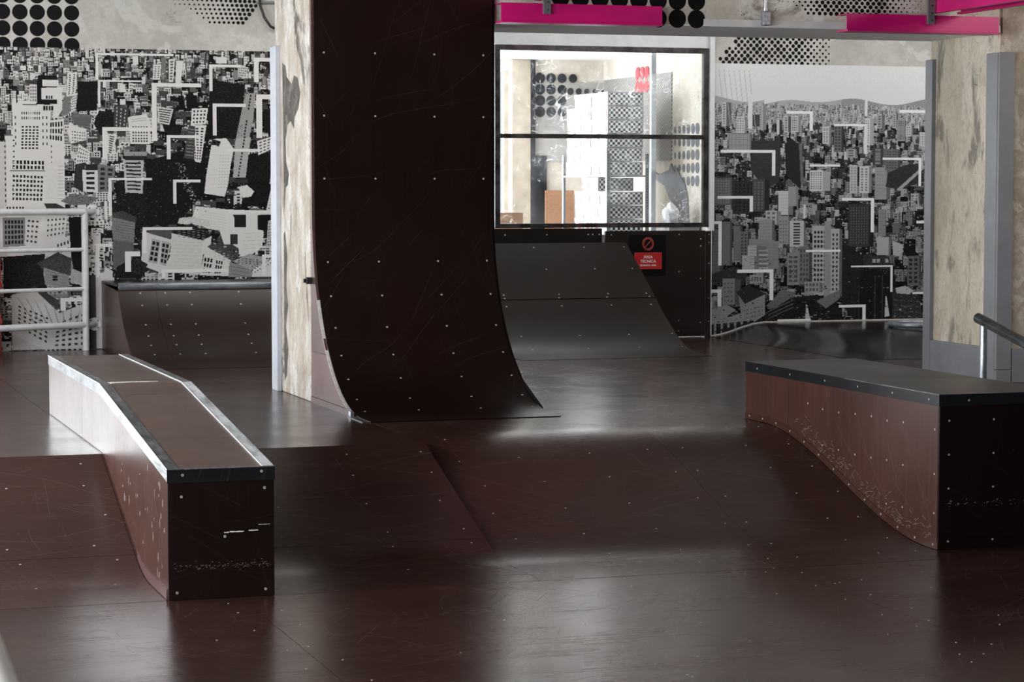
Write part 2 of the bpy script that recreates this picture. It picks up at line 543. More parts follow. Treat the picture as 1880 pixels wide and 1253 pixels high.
def screws(parent, pts, r=.0062):
    r = r * .85
    """pts: (position, normal); ring-shaped bright heads with a dark recess, joined into one part"""
    mb = MB()
    for p, n in pts:
        mb.cur = 0
        mb.disc(p, n, r, 10, .0012)
        mb.cur = 1
        mb.disc(Vector(p) + Vector(n) * .0012, n, r * .38, 6, .0003)
    return mb.build('screw_heads', ['screw', 'screw_hole'], parent, kind='stuff')

HD = .412
def ss(t):
    t = min(1, max(0, t))
    return t * t * (3 - 2 * t)
def bank_z(y):
    if y >= 11.48:
        return HD
    if y >= 10.45:
        return HD - .335 * (11.48 - y)
    return max(0, .419 * max(0, y - 10.05) ** 2)
def wave_z(y):
    return HD * ss((y - 9.95) / 1.93)
def wave_x(x, y):
    """the roll-in starts a little earlier on its left side"""
    return HD * ss((y - 9.95 - .13 * min(1, max(0, (4.53 - x) / 1.28))) / 1.93)
def lin(a, b, n):
    return [a + (b - a) * i / (n - 1) for i in range(n)]

# ------------------------------------------------------------------ large structure: room shell
wb = thing('wall_back', (0, 18.97, 0), None, None, kind='structure')
def wpart(x0, x1, z0, z1, y0=18.97, y1=19.12, mat='plaster', name='wall_section', par=None):
    return Bx(x0, x1, y0, y1, z0, z1).build(name, mat, par or wb)
wpart(-2.6, -1.75, 0, 3.6)
wpart(-1.75, .65, 0, .6)
wpart(-1.75, .65, 2.9, 3.6)
wpart(.65, 5.9, 0, 3.6)
wpart(7.94, 12.2, 0, 3.6)
wpart(5.9, 7.94, 2.98, 3.6)
wl = thing('wall_left', (-2.5, 8, 0), None, None, kind='structure')
y_prev = -4.2
for yc in LEFT_Y:
    Bx(-2.65, -2.5, y_prev, yc - 1.2, 0, 3.6).build('wall_section', 'dark_wall', wl)
    Bx(-2.65, -2.5, yc - 1.2, yc + 1.2, 0, 1.0).build('wall_section', 'dark_wall', wl)
    Bx(-2.65, -2.5, yc - 1.2, yc + 1.2, 2.9, 3.6).build('wall_section', 'dark_wall', wl)
    y_prev = yc + 1.2
Bx(-2.65, -2.5, y_prev, 18.97, 0, 3.6).build('wall_section', 'dark_wall', wl)
Bx(12.2, 12.35, -4.2, 18.97, 0, 3.6).build('wall_right', 'dark_wall', kind='structure')
Bx(-2.5, 12.2, -4.15, -4.0, 0, 3.6).build('wall_front', 'dark_wall', kind='structure')
Bx(-2.65, 12.35, -4.15, 19.12, 3.6, 3.7).build('ceiling', 'ceiling', kind='structure')

# lower floor of plywood sheets
fl = thing('floor', (0, 0, 0), None, None, kind='structure')
Bx(-2.5, 12.2, -4.0, 18.97, -.12, -.03).build('subfloor', 'dark_wall', fl)
xs = [-2.5, -.51, 1.93, 4.37, 6.81, 9.25, 12.2]
ys = [-4, -1.7, .75, 3.2, 5.63, 8.07, 9.637]
for j in range(len(ys) - 1):
    for i in range(len(xs) - 1):
        Bx(xs[i] + .0012, xs[i + 1] - .0012, ys[j] + .0012, ys[j + 1] - .0012, -.03, 0).build('floor_panel', 'ply', fl)

# raised deck of plywood sheets
fd = thing('floor_deck', (0, 12, 0), None, None, kind='structure')
dx = [-2.5, -.82, 1.62, 4.06, 6.5, 8.94, 12.2]
dy = [12.98, 14.2, 15.42, 16.64, 17.86, 18.97]
def deckp(x0, x1, y0, y1):
    Bx(x0 + .0012, x1 - .0012, y0 + .0012, y1 - .0012, HD - .025, HD).build('floor_panel', 'ply_deck', fd)
deckp(-2.5, -.82, 11.48, 12.98)
deckp(-.82, 1.62, 11.48, 12.98)
deckp(1.62, 3.25, 11.48, 12.98)
deckp(8.0, 12.2, 11.0, 12.87)
Bx(8.0, 12.2, 11.001, 11.02, 0, HD - .026).build('riser_board', 'black_ply', fd)
Bx(8.0, 12.2, 9.64, 10.999, -.03, 0).build('floor_panel', 'ply', fl)
for j in range(5):
    for i in range(6):
        if dx[i] == 7.9:
            continue
        if j == 0 and i >= 2:
            if i == 2:
                deckp(1.62, 3.25, dy[0], dy[1])
                deckp(3.25, 4.06, 12.87, dy[1])
            else:
                deckp(dx[i], dx[i + 1], 12.87, dy[1])
        else:
            deckp(dx[i], dx[i + 1], dy[j], dy[j + 1])
Bx(-2.5, 12.2, 12.4, 18.97, .0, HD - .03).build('deck_framing', 'black_ply', fd)

# ------------------------------------------------------------------ bank ramp left of and behind the long ledge
bk = thing('bank_ramp', (1.0, 10.5, 0), 'straight brown plywood bank dropping from the deck on both sides of the sloping ledge', 'ramp')
for a, b in ((-2.5, -.82), (-.82, 1.62), (1.62, 3.25)):
    # upper straight sheet and lower bent sheet
    up = [(10.462, bank_z(10.462)), (11.478, bank_z(11.478))]
    lo = [(y, bank_z(y) + .0005) for y in [9.64] + lin(9.9, 10.458, 18)]
    MB().sheet(up, a + .001, b - .001).build('bank_sheet', 'ply', bk)
    MB().sheet(lo, a + .001, b - .001).build('transition_sheet', 'ply', bk, smooth=30)
pr = [(y, bank_z(y) - .013) for y in lin(10.2, 11.47, 12)]
MB().prism(pr + [(11.47, .0), (10.2, .0)], 3.232, 3.247).build('side_panel', 'black_ply', bk)
sc = []
for x in (.35, .75, 1.1, 1.5, 1.9, 2.35, 2.8, 3.17):
    for y in (11.38, 11.15, 10.85, 10.56, 10.42, 10.1):
        z = bank_z(y)
        d = (bank_z(y + .01) - bank_z(y - .01)) / .02
        sc.append(((x + random.uniform(-.05, .05), y, z), Vector((0, -d, 1)).normalized()))
screws(bk, sc)

# wave (roll-in) between bank and right ledge
wv = thing('roll_in_ramp', (5.3, 11, 0), 'wide S-curved brown plywood roll-in flowing from the deck to the lower floor', 'ramp')
for a, b in ((3.251, 4.53), (4.53, 5.27), (5.27, 6.6), (6.6, 8.0)):
    yl = [9.64] + lin(9.9, 12.1, 52) + [12.869]
    xl_ = lin(a + .001, b - .001, 9 if b < 4.6 else 2)
    ny_, nx_ = len(yl), len(xl_)
    vs = [(x, y, wave_x(x, y) + .0005 - dz) for dz in (0, .012) for y in yl for x in xl_]
    N_ = ny_ * nx_
    fs = []
    for q in range(ny_ - 1):
        for p in range(nx_ - 1):
            k = q * nx_ + p
            fs += [(k, k + 1, k + nx_ + 1, k + nx_), (N_ + k, N_ + k + nx_, N_ + k + nx_ + 1, N_ + k + 1)]
        for k in (q * nx_, q * nx_ + nx_ - 1):
            fs.append((k, k + nx_, N_ + k + nx_, N_ + k))
    for p in range(nx_ - 1):
        for k in (p, (ny_ - 1) * nx_ + p):
            fs.append((k, k + 1, N_ + k + 1, N_ + k))
    mb = MB()
    mb.add(vs, fs)
    mb.build('curved_sheet', 'ply', wv, smooth=30)
pr = [(y, wave_z(y) - .014) for y in lin(10.3, 12.8, 24)]
MB().prism(pr + [(12.8, .0), (10.3, .0)], 7.98, 7.995).build('side_panel', 'black_ply', wv)
sc = []
for x in (3.42, 3.75, 4.1, 4.45, 4.61, 5.0, 5.2):
    for y in (11.75, 11.4, 11.1, 10.8, 10.5, 10.2, 9.9):
        z = wave_x(x, y)
        d = (wave_x(x, y + .01) - wave_x(x, y - .01)) / .02
        sc.append(((x + random.uniform(-.03, .03), y, z + .0005), Vector((0, -d, 1)).normalized()))
screws(wv, sc, .0055)

# loose screws of the floor sheets
sc = []
for y in lin(7.2, 9.55, 8):
    for x in (1.87, 1.99, 3.1, 4.31, 4.43, .75):
        sc.append(((x + random.uniform(-.04, .04), y + random.uniform(-.1, .1), 0), (0, 0, 1)))
for i in range(26):
    sc.append(((random.uniform(.8, 5), random.uniform(7.3, 9.6), 0), (0, 0, 1)))
screws(fl, sc, .0045)

# ------------------------------------------------------------------ concrete columns and beam
pl = thing('concrete_column', (3.7, 14.37, HD), 'weathered pale concrete column standing behind the tall vertical ramp', 'column')
Bx(3.22, 4.2, 13.9, 14.85, HD, 3.6).build('shaft', 'conc_left', pl, bevel=.008)
Bx(3.19, 3.22, 14.70, 14.86, HD, 2.59).build('corner_board', 'grey_light', pl, bevel=.003)
stain_px = [(519, 118), (525, 125), (527, 145), (536, 160), (541, 145), (547, 150), (552, 178), (548, 205), (541, 220), (540, 240), (534, 225), (528, 232), (524, 258), (525, 300), (530, 320), (528, 340), (524, 345), (522, 370), (520.5, 390), (520, 250)]
MB().prism([(14.81 - (a - 507) * .01519, 2.885 - b * .00343) for a, b in stain_px], 3.2188, 3.2205).build('dark_stain', 'stain', pl)
edge_px = [(519.5, 430), (522, 425), (526, 470), (524, 520), (527, 560), (523, 600), (527, 640), (524, 690), (519.5, 700)]
MB().prism([(14.81 - (a - 507) * .01519, 2.885 - b * .00343) for a, b in edge_px], 3.2188, 3.2205).build('dark_stain', 'stain', pl)
cr = thing('concrete_column', (8.3, 14.37, HD), 'cream concrete column framed by grey boards behind the flat right ledge', 'column')
MB().box(7.86, 8.9, 13.9, 14.85, HD, 3.6).build('shaft', ['conc_right'], cr, bevel=.008)
Bx(7.872, 8.9, 13.885, 13.9, HD, 3.6).build('rough_front_face', 'conc_rough', cr)
Bx(7.83, 7.86, 14.77, 14.87, HD, 2.585).build('corner_board', 'grey_board', cr, bevel=.003)
Bx(7.83, 7.86, 13.87, 14.02, HD + .0, 2.585).build('corner_board', 'grey_board', cr, bevel=.003)
Bx(7.832, 7.945, 13.845, 13.87, .50, 2.585).build('corner_board', 'grey_board', cr, bevel=.003)
Bx(7.832, 7.945, 13.845, 13.87, HD, .497).build('corner_board', 'grey_board', cr, bevel=.003)
Bx(7.832, 7.86, 14.02, 14.77, HD, .642).build('skirting_board', 'grey_board', cr, bevel=.003)
Bx(7.952, 8.9, 13.85, 13.885, HD, .64).build('skirting_board', 'grey_board', cr, bevel=.003)

bm_ = thing('concrete_beam', (6, 14.37, 2.72), 'rough concrete beam with painted dots spanning between the two columns', 'beam')
Bx(4.2, 7.86, 13.9, 14.85, 2.722, 3.6).build('beam_body', 'beam', bm_, bevel=.006)
Bx(4.2, 7.86, 13.9, 14.85, 2.715, 2.7225).build('soffit', 'soffit', bm_)
Bx(5.76, 7.86, 13.893, 13.9, 2.716, 2.76).build('painted_strip', 'beam_white', bm_)
for r_, z in enumerate((2.870, 2.758)):
    for k in range(8 if r_ == 0 else 3):
        MB().disc((5.712 - k * .129, 13.899, z), (0, -1, 0), .058, 28, .001).build('painted_dot', 'paint_black', bm_)
dm = MB()
for i in range(26):
    for j in range(6):
        x = 6.30 + i * .040 + (.02 if j % 2 else 0)
        z = 2.93 - j * .0235
        e = min(1, min(x - 6.25, 7.32 - x) / .35)
        r = .0145 * max(.25, e) * random.uniform(.75, 1.0)
        if x < 6.45 and j > 2 + (x - 6.3) * 14:
            continue
        if x > 7.28:
            continue
        dm.disc((x, 13.899, z), (0, -1, 0), r, 14, .001)
dm.build('halftone_dots', 'paint_black', bm_, kind='stuff')

# ------------------------------------------------------------------ tall vertical ramp on the left column
vt = thing('vertical_ramp', (3.8, 13.3, HD), 'tall dark brown vertical skate wall curving into the deck in front of the left column', 'ramp')
CY, CZ, RR = 12.72, 1.5475, 1.13
arc = [(CY + RR * math.sin(a), CZ - RR * math.cos(a)) for a in lin(0, math.pi / 2, 30)]
arc = [(12.55, .4180)] + arc + [(13.85, z) for z in (2.0, 2.5, 3.0, 3.5)]
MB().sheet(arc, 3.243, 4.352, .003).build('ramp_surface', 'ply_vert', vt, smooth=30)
lowc = [(y, z) for y, z in arc if z < 3.5]
def side(x0, x1, zlo, zhi, mat):
    cv = [(CY + RR * math.sin(a) + .013, CZ - RR * math.cos(a) - .002) for a in lin(0.17, math.pi / 2, 40)]
    cv += [(13.863, z) for z in (2.0, 2.5, 3.0, 3.5)]
    def yat(z):
        for (ya, za), (yb, zb) in zip(cv, cv[1:]):
            if za <= z <= zb:
                return ya + (yb - ya) * (z - za) / (zb - za)
        return cv[-1][0]
    zl = max(zlo, cv[0][1])
    front = [(yat(z), z) for z in lin(zl, zhi, 24)]
    if zlo < cv[0][1]:
        front = [(cv[0][0], zlo)] + front
    return MB().prism(front + [(13.897, zhi), (13.897, zlo)], x0, x1)
side(3.222, 3.241, HD, .447, 'ply_side').build('kick_strip', 'ply_side', vt)
side(3.226, 3.241, .449, .720, 'ply_side').build('side_panel', 'ply_side', vt)
side(3.226, 3.241, .722, 3.5, 'ply_side').build('side_panel', 'ply_side', vt)
side(4.354, 4.369, HD, 3.5, 'ply_side').build('side_panel', 'black_ply', vt)
edge = [(CY + RR * math.sin(a) + .010, CZ - RR * math.cos(a) - .002) for a in lin(0.16, 1.1, 40)]
MB().sheet(edge, 3.2245, 3.2425, .004).build('worn_edge', 'pale_edge', vt, smooth=30)
Bx(3.2, 3.27, 12.56, 12.9, HD + .0005, HD + .004).build('threshold_plate', 'steel_edge', vt)
Bx(3.218, 3.238, 12.9, 12.95, HD + .004, HD + .03).build('corner_plate', 'galv', vt)
sc = []
for z in (2.895, 2.505, 2.13, 1.755):
    for x in (3.30, 3.615, 3.985, 4.295):
        sc.append(((x, 13.849, z), (0, -1, 0)))
for a in (1.31, 1.12, .93, .745, .56, .36, .19):
    y, z = CY + RR * math.sin(a), CZ - RR * math.cos(a)
    for x in (3.30, 3.615, 3.985, 4.295):
        sc.append(((x + .01, y, z), (0, -math.sin(a), math.cos(a))))
screws(vt, sc, .0072)

# ------------------------------------------------------------------ left sloping ledge
lg = thing('grind_ledge', (1.85, 11.6, 0), 'sloping brown plywood ledge with worn steel edges running down the left bank', 'ledge')
X0, X1, YN, YF, YK = 1.63, 2.073, 9.632, 13.61, 11.56
ZT, ZN = .746, .543
def top_z(y):
    return ZT if y >= YK else ZT - (YK - y) / (YK - YN) * (ZT - ZN)
def base_z(y):
    return bank_z(y) + .002
def side_poly(y0, y1, zt=lambda y: top_z(y) - .050, zb=base_z):
    ysl = sorted(set([y0, y1] + [y for y in lin(9.7, 11.5, 30) + [YK] if y0 < y < y1]))
    return [(y, zb(y)) for y in ysl] + [(y, zt(y)) for y in reversed(ysl)]
for xa in (X0, X1 - .015):
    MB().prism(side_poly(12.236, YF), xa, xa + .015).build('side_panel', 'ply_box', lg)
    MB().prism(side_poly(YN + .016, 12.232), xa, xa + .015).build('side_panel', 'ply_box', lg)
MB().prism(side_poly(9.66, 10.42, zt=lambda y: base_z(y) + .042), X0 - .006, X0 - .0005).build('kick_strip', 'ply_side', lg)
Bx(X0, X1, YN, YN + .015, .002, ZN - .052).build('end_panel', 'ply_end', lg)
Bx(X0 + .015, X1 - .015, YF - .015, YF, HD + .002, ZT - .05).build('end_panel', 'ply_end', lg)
def strip(y0, y1, dz0, dz1, x0, x1):
    return MB().prism([(y0, top_z(y0) + dz0), (y1, top_z(y1) + dz0), (y1, top_z(y1) + dz1), (y0, top_z(y0) + dz1)], x0, x1)
for (xa, xb, xs0, xs1, m1, m2) in ((X0 - .004, X0 + .046, X0 - .004, X0, 'steel_edge', 'steel_edge'), (X1 - .046, X1 + .004, X1, X1 + .004, 'steel_edge', 'steel_bright')):
    for (ya, yb) in ((YK + .001, 12.23), (12.234, YF)):
        strip(ya, yb, -.004, 0, xa, xb).build('steel_top_edge', m1, lg)
        strip(ya, yb, -.05, -.0045, xs0, xs1).build('steel_side_edge', 'steel_edge', lg)
    strip(YN + .022, YK - .001, -.004, 0, xa, xb).build('steel_top_edge', m2, lg)
    strip(YN + .002, YK - .001, -.05, -.0045, xs0, xs1).build('steel_side_edge', 'steel_bright' if xs0 < 1.8 else 'steel_edge', lg)
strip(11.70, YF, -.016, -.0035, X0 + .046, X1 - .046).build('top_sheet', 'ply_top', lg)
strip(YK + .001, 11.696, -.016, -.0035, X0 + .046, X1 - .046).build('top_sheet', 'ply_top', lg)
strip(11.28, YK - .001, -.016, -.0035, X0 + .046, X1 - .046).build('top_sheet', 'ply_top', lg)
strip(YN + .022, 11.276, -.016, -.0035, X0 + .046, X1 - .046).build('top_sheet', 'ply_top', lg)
for xe in (X0 - .004, X1 - .046):
    for ya, yb in ((YN + .003, YK), (YK, YF)):
        MB().tube([(xe, ya, top_z(ya) + .0006), (xe, yb, top_z(yb) + .0006)], .0022 if xe < 1.8 else .0009, 6).build('polished_corner', 'polished', lg)
# torn veneer showing white wood at the knee
MB().prism([(1.678, 11.672), (1.69, 11.60), (1.73, 11.615), (1.80, 11.645), (1.93, 11.665), (1.82, 11.676)], ZT - .0036, ZT - .0012, 'z').build('torn_veneer', 'white_tear', lg)
Bx(X0 - .004, X1 + .004, YN - .004, YN, ZN - .055, ZN - .001).build('end_band', 'black_band', lg)
Bx(X0 - .004, X1 + .004, YN - .004, YN + .021, ZN - .0028, ZN + .0022).build('end_top_edge', 'steel_edge', lg)
sc = []
for x, z in ((1.685, .430), (2.033, .455), (1.865, .258), (1.664, .032), (2.035, .030)):
    sc.append(((x, YN - .0002, z), (0, -1, 0)))
for x, z in ((1.69, .52), (2.02, .525)):
    sc.append(((x, YN - .0042, z), (0, -1, 0)))
screws(lg, sc, .0068)
U_ = random.uniform
# scuff marks on the end panel
mb = MB()
for x, z, w, h in ((1.872, .274, .020, .006), (1.915, .276, .060, .0055), (1.985, .279, .040, .0055), (2.03, .302, .05, .0015)):
    pts = [(x + w * (t - .5), z + h * random.uniform(.25, .6)) for t in lin(0, 1, 7)] + [(x + w * (t - .5), z - h * random.uniform(.25, .6)) for t in lin(1, 0, 7)]
    mb.prism(pts, YN - .0006, YN - .0001, 'y')
mb.build('scuff_marks', 'white_tear', lg, kind='stuff')
mb = MB()
for i in range(110):
    x, z = U_(X0 + .02, X1 - .02), .135 + random.gauss(0, .010)
    w, h = U_(.002, .010), U_(.001, .005)
    mb.prism([(x, z), (x + w, z + h * .3), (x + w * .7, z + h), (x + w * .1, z + h * .7)], YN - .0006, YN - .0001, 'y')
mb.build('scuff_marks', 'scuff_dim', lg, kind='stuff')
mb = MB()
for i in range(34):
    y = U_(9.66, 10.9)
    z = base_z(y) + U_(.05, max(.06, top_z(y) - .07 - base_z(y)))
    h, w = U_(.006, .045), U_(.003, .010)
    mb.prism([(y, z), (y + w, z + h * .3), (y + w * .8, z + h), (y + w * .2, z + h * .8)], X0 - .0006, X0 - .0001)
mb.build('scuff_marks', 'scuff_side', lg, kind='stuff')

# ------------------------------------------------------------------ right flat ledge
rg = thing('grind_ledge', (5.63, 11.0, 0), 'flat-topped brown plywood ledge with black edge band on the right roll-in', 'ledge')
A0, A1, BN, BF, TZ = 5.30, 5.972, 9.885, 12.145, .734
def wz(y):
    return wave_z(y) + .003
def rpoly(y0, y1, zt=lambda y: TZ - .056, zb=wz):
    ysl = sorted(set([y0, y1] + [y for y in lin(9.9, 12.0, 40) if y0 < y < y1]))
    return [(y, zb(y)) for y in ysl] + [(y, zt(y)) for y in reversed(ysl)]
for xa in (A0, A1 - .015):
    MB().prism(rpoly(11.582, BF), xa, xa + .015).build('side_panel', 'ply_box', rg)
    MB().prism(rpoly(BN + .016, 11.579), xa, xa + .015).build('side_panel', 'ply_box', rg)
MB().prism(rpoly(BN + .002, BF, zt=lambda y: wz(y) + .034), A0 - .005, A0 - .0005).build('curved_kick_strip', 'ply_box', rg)
Bx(A0, A1, BN, BN + .015, .003, TZ - .056).build('end_panel', 'ply_end', rg)
Bx(A0 + .015, A1 - .015, BF - .015, BF, HD + .003, TZ - .056).build('end_panel', 'ply_end', rg)
Bx(A0 + .0, A1 - .0, BN + .0, BF, TZ - .012, TZ).build('top_sheet', 'ply_greytop', rg, bevel=.002)
Bx(A0 - .004, A0, BN - .004, BF, TZ - .055, TZ - .001).build('edge_band', 'black_band', rg)
Bx(A0 - .004, A1 + .004, BN - .004, BN, TZ - .055, TZ - .001).build('edge_band', 'black_band', rg)
Bx(A1, A1 + .004, BN, BF, TZ - .055, TZ - .001).build('edge_band', 'black_band', rg)
Bx(A0 - .0045, A0 + .003, 9.883, 10.9, TZ - .003, TZ + .0012).build('polished_corner', 'steel_edge', rg)
sc = []
for y in (11.98, 11.55, 11.12, 10.74, 10.36, 9.985):
    sc.append(((A0 - .0042, y, TZ - .03), (-1, 0, 0)))
for y in (11.33, 11.15, 10.96, 10.77, 10.59, 10.42, 10.25, 9.93):
    for z in (.56, .36, .16):
        if z > wave_z(y) + .06:
            sc.append(((A0 - .0002, y, z + random.uniform(-.01, .01)), (-1, 0, 0)))
for y in lin(12.08, 9.93, 13):
    sc.append(((A0 - .0052, y, wave_z(y) + .022), (-1, 0, 0)))
for z in (.61, .45, .29, .14 - .1):
    for x in (5.35, 5.585):
        sc.append(((x, BN - .0002, z), (0, -1, 0)))
sc.append(((5.45, BN - .0042, TZ - .03), (0, -1, 0)))
screws(rg, sc, .0060)

mb = MB()
for i in range(170):   # board hits along the curved foot of the ledge side
    y = U_(9.95, 11.5)
    z = wave_z(y) + .045 + abs(random.gauss(0, .045))
    if z > TZ - .08:
        continue
    a_ = U_(-.6, .9)
    L_ = U_(.008, .045)
    dy_, dz_ = math.cos(a_) * L_, -math.sin(a_) * L_
    mb.prism([(y, z), (y + dy_, z + dz_), (y + dy_, z + dz_ + .0018), (y, z + .0022)], A0 - .0006, A0 - .0001)
mb.build('scuff_marks', 'scuff', rg, kind='stuff')
mb = MB()
for i in range(60):
    x, z = U_(A0 + .02, A1 - .02), .215 + random.gauss(0, .008)
    w, h = U_(.003, .014), U_(.001, .005)
    mb.prism([(x, z), (x + w, z + h * .3), (x + w * .7, z + h), (x + w * .1, z + h * .7)], BN - .0006, BN - .0001, 'y')
mb.build('scuff_marks', 'scuff', rg, kind='stuff')

# ------------------------------------------------------------------ left quarter pipe in front of the city mural
ql = thing('quarter_pipe', (3.4, 17.6, HD), 'low brown quarter pipe with dark steel coping below the left city mural', 'ramp')
def qz(y):
    d = max(0, y - 17.05)
    return HD + .003 + 1.3 - math.sqrt(1.69 - d * d)
pf = [(16.7, HD + .003)] + [(y, qz(y)) for y in lin(17.05, 18.09, 30)]
for a, b in ((2.692, 2.98), (2.98, 4.9)):
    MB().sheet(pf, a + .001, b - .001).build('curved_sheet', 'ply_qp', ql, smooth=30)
sp = [(y, qz(y) - .012) for y in lin(17.3, 18.08, 20)]
MB().prism(sp + [(18.955, .945), (18.955, HD + .002), (17.3, HD + .002)], 2.692, 2.707).build('side_panel', 'ply_box', ql)
Bx(2.692, 4.9, 18.11, 18.955, .945, .962).build('platform', 'ply_qp', ql)
MB().tube([(2.70, 18.095, .945), (4.9, 18.095, .945)], .030, 16).build('coping', 'coping', ql, smooth=40)
sc = []
for y in (18.06, 17.98, 17.82, 17.70, 17.58, 17.42):
    d = (qz(y + .005) - qz(y - .005)) / .01
    for x in (2.86, 3.05, 3.24, 3.62, 4.0):
        sc.append(((x, y, qz(y)), Vector((0, -d, 1)).normalized()))
screws(ql, sc, .0085)

# quarter pipe below the storage window
qw = thing('quarter_pipe', (6.3, 17.6, HD), 'dark brown quarter pipe with two sheets below the storage room window', 'ramp')
key = [(16.74, .4145), (16.95, .4165), (17.1, .425), (17.26, .448), (17.4, .497), (17.63, .612), (17.93, .795), (18.18, .955), (18.43, 1.112), (18.64, 1.238)]
ky = np.array([k[0] for k in key])
kz = np.array([k[1] for k in key])
def crz(y):
    i = int(np.clip(np.searchsorted(ky, y) - 1, 0, len(ky) - 2))
    m = np.gradient(kz, ky)
    h = ky[i + 1] - ky[i]
    t = (y - ky[i]) / h
    return float((2*t**3-3*t**2+1)*kz[i] + (t**3-2*t**2+t)*h*m[i] + (-2*t**3+3*t**2)*kz[i+1] + (t**3-t**2)*h*m[i+1])
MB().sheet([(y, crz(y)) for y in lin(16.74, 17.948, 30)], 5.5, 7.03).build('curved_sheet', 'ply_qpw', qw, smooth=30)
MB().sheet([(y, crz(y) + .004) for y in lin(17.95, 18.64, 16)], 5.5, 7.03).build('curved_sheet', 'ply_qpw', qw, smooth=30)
for xa in (5.5, 7.015):
    MB().prism([(y, crz(y) - .014) for y in lin(17.2, 18.63, 24)] + [(18.63, HD + .002), (17.2, HD + .002)], xa, xa + .014).build('side_panel', 'black_ply', qw)
sc = []
for y in (18.58, 18.3, 18.0, 17.96, 17.87, 17.5, 17.28):
    d = (crz(y + .01) - crz(y - .01)) / .02
    for x in (5.75, 6.2, 6.62, 6.98):
        sc.append(((x + random.uniform(-.02, .02), y, crz(y) + (.004 if y > 17.95 else 0)), Vector((0, -d, 1)).normalized()))
screws(qw, sc, .0085)

# low hump along the right mural
hp = thing('hump_ramp', (9.3, 17.8, HD), 'low smooth dark plywood hump along the foot of the right city mural', 'ramp')
nx, ny = 40, 36
def hz(x, y):
    return HD + .002 + .112 * ss((x - 7.92) / .52) * ss((y - 16.2) / 1.9) 
vs, fs = [], []
hx, hy = lin(7.9, 12.0, nx), lin(16.0, 18.955, ny)
for y in hy:
    for x in hx:
        vs.append((x, y, hz(x, y)))
for j in range(ny - 1):
    for i in range(nx - 1):
        fs.append((j * nx + i, j * nx + i + 1, (j + 1) * nx + i + 1, (j + 1) * nx + i))
mb = MB()
mb.add(vs, fs)
mb.build('curved_surface', 'ply_hump', hp, smooth=60)
MB().prism([(x, hz(x, 18.96) + .0) for x in lin(7.93, 11.9, 40)] + [(x, hz(x, 18.96) + .010) for x in lin(11.9, 7.93, 40)], 18.945, 18.956, 'y').build('pale_wall_trim', 'pale_edge', hp)
rn = MB()
rn.tube([(9.42 + .24 * math.cos(a), 17.97 + .24 * math.sin(a), .549) for a in lin(0, 2 * math.pi, 33)], .022, 10, cap=False)
tag(rn.build('steel_ring', 'coping', smooth=50), 'dark round steel ring lying on the hump beside the right column', 'ring')

# ------------------------------------------------------------------ storage window, technical door and panels
w1 = thing('window_1', (6.9, 18.93, 1.36), None, None, kind='structure')
WX0, WX1, WZ0, WZ1 = 5.965, 7.885, 1.362, 2.892
fy0, fy1 = 18.90, 18.95
Bx(WX0, WX0 + .045, fy0, fy1, WZ0, WZ1).build('frame_bar', 'frame_steel', w1, bevel=.002)
Bx(WX1 - .045, WX1, fy0, fy1, WZ0, WZ1).build('frame_bar', 'frame_steel', w1, bevel=.002)
Bx(WX0 + .045, WX1 - .045, fy0, fy1, WZ0, WZ0 + .038).build('frame_bar', 'frame_steel', w1, bevel=.002)
Bx(WX0 + .045, WX1 - .045, fy0, fy1, WZ1 - .045, WZ1).build('frame_bar', 'frame_steel', w1, bevel=.002)
Bx(WX0 + .045, WX1 - .045, fy0, fy1, 2.115, 2.152).build('frame_bar', 'frame_steel', w1, bevel=.002)
Bx(WX0 + .045, WX1 - .045, 18.924, 18.928, WZ0 + .038, 2.115).build('pane', 'pane', w1)
Bx(WX0 + .045, WX1 - .045, 18.924, 18.928, 2.152, WZ1 - .045).build('pane', 'pane', w1)
tag(Bx(5.9, 7.94, 18.93, 18.965, 2.895, 3.02).build('lintel_panel', 'post_white'), 'pale grey panel above the storage window frame', 'panel')
tag(Bx(7.89, 7.935, 18.88, 18.965, 1.33, 3.0).build('white_post', 'post_white', bevel=.003), 'slim white post between storage window and right mural', 'post')
bp = Bx(5.2, 6.915, 18.90, 18.95, HD, 1.357).build('plywood_barrier', 'black_ply')
tag(bp, 'black plywood panel under the window behind the quarter pipe', 'panel')
screws(bp, [((x, 18.8998, 1.305), (0, -1, 0)) for x in (6.05, 6.42, 6.79, 6.83, 6.89)], .007)
d1 = thing('door_1', (7.4, 18.93, HD), None, None, kind='structure')
Bx(6.945, 7.862, 18.905, 18.945, HD + .01, 1.333).build('door_leaf', 'dark_ply', d1)
Bx(6.917, 6.943, 18.92, 18.94, 1.19, 1.30).build('hinge', 'galv', d1)
screws(d1, [((x, 18.9048, z), (0, -1, 0)) for x, z in ((7.0, 1.30), (7.62, 1.30), (7.82, 1.26), (7.82, 1.20), (7.62, .98), (7.82, .92), (7.62, .56), (7.82, .54), (7.62, .47))], .0065)
js = Bx(7.876, 7.915, 18.90, 18.95, HD, 1.328).build('door_jamb_strip', 'dark_ply')
tag(js, 'narrow dark plywood jamb strip beside the technical area door', 'panel')
screws(js, [((7.895, 18.8998, z), (0, -1, 0)) for z in (1.30, 1.23, 1.05, .75, .55)], .0055)

